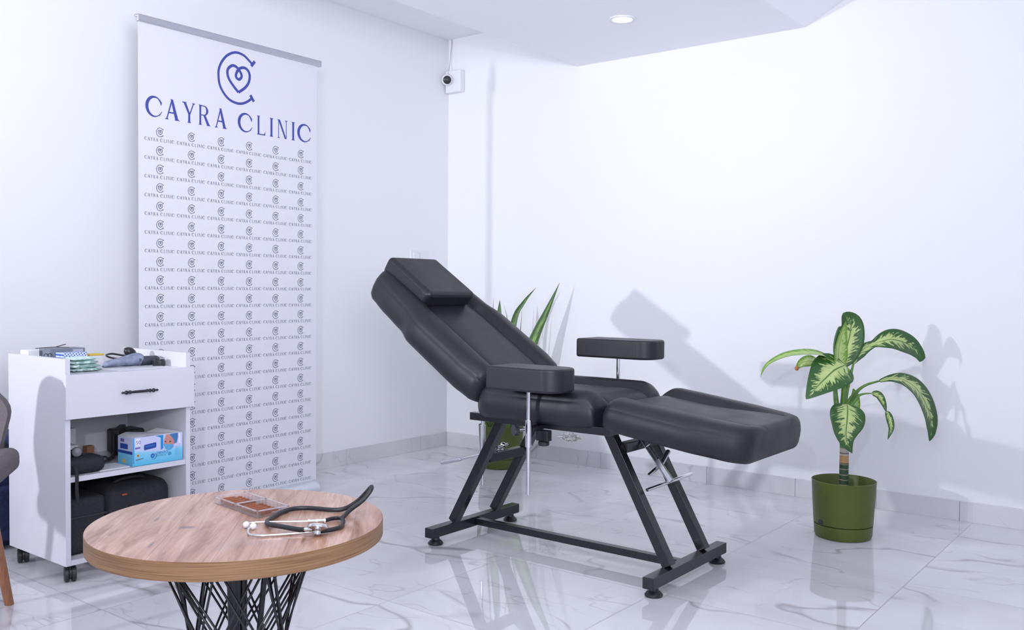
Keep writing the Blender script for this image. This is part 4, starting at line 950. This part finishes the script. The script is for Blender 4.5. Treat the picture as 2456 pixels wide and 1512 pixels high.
_y = MB().box(1.720, 1.778, 3.313, 3.367, .7435, .7490).build('lid', mat('yellow_card', srgb(224, 190, 70), .5), bevel=.001); _y.parent = bpy.data.objects['yellow_lid_box']
# scissors lying on the grey box
ss_ = thing('surgical_scissors', (1.60, 3.32, .778), 'dark surgical scissors lying on the grey box', 'scissors')
MB().bar((1.528, 3.320, .7800), (1.600, 3.322, .7815), .004, .0022).build('blade', BLACKPL, ss_)
MB().bar((1.600, 3.322, .7815), (1.640, 3.326, .7900), .0035, .0025).build('shank', BLACKPL, ss_)
MB().bar((1.600, 3.320, .7815), (1.640, 3.300, .7795), .0035, .0025).build('shank', BLACKPL, ss_)
# coiled wire frame / spectacles-like handles
cf = thing('forceps', (1.56, 3.33, CT), 'dark ring-handled forceps between the white box and grey box', 'forceps')
for x in (1.532, 1.546):
    MB().tube([(x + .007 * math.cos(2 * PI * i / 16), 3.250, .757 + .007 * math.sin(2 * PI * i / 16)) for i in range(16)], .0013, 6, closed=True).build('ring_handle', BLACKPL, cf, smooth=True)
    MB().bar((x, 3.25, .750), (1.540, 3.262, CT + .0005), .002, .002).build('shank', BLACKPL, cf)
# blood pressure monitor: cuff, bulb and hose
bp = thing('blood_pressure_cuff', (1.83, 3.22, CT), 'rolled grey blood pressure cuff with black rubber bulb on the cabinet top', 'blood pressure monitor')
CUFF = add_noise_col(mat('grey_cuff_fabric', (.2, .22, .28), .7), 35, srgb(96, 106, 130), srgb(138, 148, 172), bump=.3)
CUFFD = mat('dark_cuff_lining', srgb(58, 62, 76), .7)
m = MB(); nS = 22; nK = 20
for i in range(nS):
    t = i / (nS - 1); x = 1.722 + .130 * t; r = .008 + .0165 * t ** .8 if t > .02 else .004
    for k in range(nK):
        a = 2 * PI * k / nK; m.v.append((x + .004 * math.sin(3 * a), 3.215 - .01 * t + r * 1.5 * math.cos(a), CT + .001 + r * 1.02 + r * math.sin(a) + .0008 * math.sin(5 * a + t * 9)))
for i in range(nS - 1):
    for k in range(nK): m.f.append((i * nK + k, i * nK + (k + 1) % nK, (i + 1) * nK + (k + 1) % nK, (i + 1) * nK + k)); m.mi.append(0)
m.f.append(tuple(range(nK - 1, -1, -1))); m.mi.append(0)
o = m.build('rolled_cuff', CUFF, bp, smooth=True); so = o.modifiers.new('solid', 'SOLIDIFY'); so.thickness = .002; so.offset = -1
for j, (r, ph) in enumerate(((.017, 0), (.012, 1.2), (.007, 2.4))):
    pts = [(1.850 + .022 * (1 if j != 1 else .4), 3.205, 0)]
    m = MB(); n_ = 26
    for q in range(2):
        for i in range(n_):
            a = ph + i / (n_ - 1) * 5.2; rr_ = r * (1 + .12 * math.sin(3 * a + j))
            m.v.append((1.838 + q * (.085 - .014 * j + .006 * math.sin(a * 2)), 3.200 + rr_ * 1.7 * math.cos(a), CT + .0205 + rr_ * math.sin(a)))
    for i in range(n_ - 1): m.f.append((i, i + 1, n_ + i + 1, n_ + i)); m.mi.append(0)
    o = m.build('cuff_fold', CUFF if j == 1 else CUFFD, bp, smooth=True); so = o.modifiers.new('solid', 'SOLIDIFY'); so.thickness = .002
m = MB(); Rb = Vector((0, 0, 1)).rotation_difference(Vector((.8, .05, -.55))).to_matrix()
m.sphere((1.852, 3.262, .752), .0185, 20, 14, sc=(1, 1, 1.4), Rm=Rb); m.build('bulb', RUBBER, bp, smooth=True)
MB().lathe([(.0035, 0), (.005, .001), (.005, .004), (.0001, .005)], (1.829, 3.262, .770), 12, axis=(-.8, -.35, .55), cap=False).build('valve', CHROME, bp, smooth='auto')
MB().tube(catmull([(1.870, 3.262, .738), (1.84, 3.285, .740), (1.80, 3.295, .748), (1.772, 3.285, .746), (1.765, 3.265, .741), (1.778, 3.245, .735), (1.81, 3.235, .730)], 6), .0035, 8).build('hose', RUBBER, bp, smooth=True)
gg = thing('pressure_gauge', (1.925, 3.17, CT), 'black pressure gauge with strap at the right end of the cuff', 'gauge')
MB().lathe([(.0001, 0), (.017, 0), (.019, .004), (.019, .020), (.015, .024), (.0001, .024)], (1.908, 3.150, CT), 24, cap=False).build('gauge_body', BLACKPL, gg, smooth='auto')
MB().lathe([(.0145, .0242), (.0165, .0262), (.0001, .0262)], (1.908, 3.150, CT), 24, cap=False).build('gauge_bezel', CHROME, gg, smooth='auto')
MB().bar((1.880, 3.150, CT + .012), (1.892, 3.150, CT + .014), .016, .024).build('hose_socket', BLACKPL, gg, bevel=.002)
tag(MB().box(1.690, 1.905, 3.060, 3.175, CT, CT + .0012).build('paper_napkin', WHITEPL), 'white paper napkin under the front of the rolled cuff', 'paper')

# ------------------------------------------------------------------ armchair at the left edge
AC = Vector((.953, 2.935, 0)); th = math.radians(-35); RA = Matrix.Rotation(th, 4, 'Z'); RA.translation = AC
ac = thing('lounge_chair', AC, 'taupe fabric lounge chair with splayed wooden legs at the left edge', 'armchair')
def AT(x, y, z): return RA @ Vector((x, y, z))
m = MB(); m.box(-.285, .285, -.27, .225, .425, .500, T=RA); m.build('seat_cushion', FABRIC_T, ac, bevel=.028, seg=5)
m = MB(); nx_, nz_ = 20, 12
for side in (0, 1):
    for j in range(nz_ + 1):
        v = j / nz_; z = .455 + v * .315
        hw = .225 + .045 * v
        if v > .6: hw *= math.sqrt(max(.02, 1 - ((v - .6) / .42) ** 2 * .55))
        for i in range(nx_ + 1):
            u = i / nx_ * 2 - 1
            zt = z - (.09 * abs(u) ** 3.0) * v
            y = .215 + .05 * v - .05 * u * u + (.0 if side == 0 else .055)
            m.v.append(tuple(AT(u * hw, y, zt)))
Q = (nx_ + 1) * (nz_ + 1)
for s_ in (0, 1):
    for j in range(nz_):
        for i in range(nx_): a = s_ * Q + j * (nx_ + 1) + i; m.f.append((a, a + 1, a + nx_ + 2, a + nx_ + 1)); m.mi.append(0)
rim = [i for i in range(nx_ + 1)] + [j * (nx_ + 1) + nx_ for j in range(1, nz_ + 1)] + [nz_ * (nx_ + 1) + i for i in range(nx_ - 1, -1, -1)] + [j * (nx_ + 1) for j in range(nz_ - 1, 0, -1)]
for a, b in zip(rim, rim[1:] + rim[:1]): m.f.append((a, b, b + Q, a + Q)); m.mi.append(0)
m.build('back_cushion', FABRIC_T, ac, bevel=.018, seg=4)
for sx, sy in ((1, 1), (-1, 1), (1, -1), (-1, -1)):
    MB().tube([AT(.19 * sx, .16 * sy, .435), AT(.247 * sx, .232 * sy, 0.0)], [.020, .0135], 14).build('leg', WOODLEG, ac, smooth='auto')
# blue backpack behind the cabinet
bk = thing('backpack', (1.53, 3.74, 0), 'navy blue backpack with black straps on the floor behind the white cabinet', 'backpack')
MB().box(1.375, 1.690, 3.640, 3.860, 0.0, .430).build('bag_body', BLUEBAG, bk, bevel=.05, seg=6)
MB().box(1.405, 1.66, 3.612, 3.66, .03, .24).build('front_pocket', BLUEBAG, bk, bevel=.02, seg=4)
for x in (1.44, 1.56): MB().tube(catmull([(x, 3.645, .40), (x - .01, 3.60, .33), (x + .03, 3.592, .20), (x + .035, 3.605, .08)], 6), .010, 8).build('strap', BLACKBAG, bk, smooth=True)
MB().tube(catmull([(1.50, 3.74, .42), (1.515, 3.73, .46), (1.55, 3.73, .46), (1.565, 3.74, .42)], 6), .006, 8).build('top_handle', BLACKBAG, bk, smooth=True)
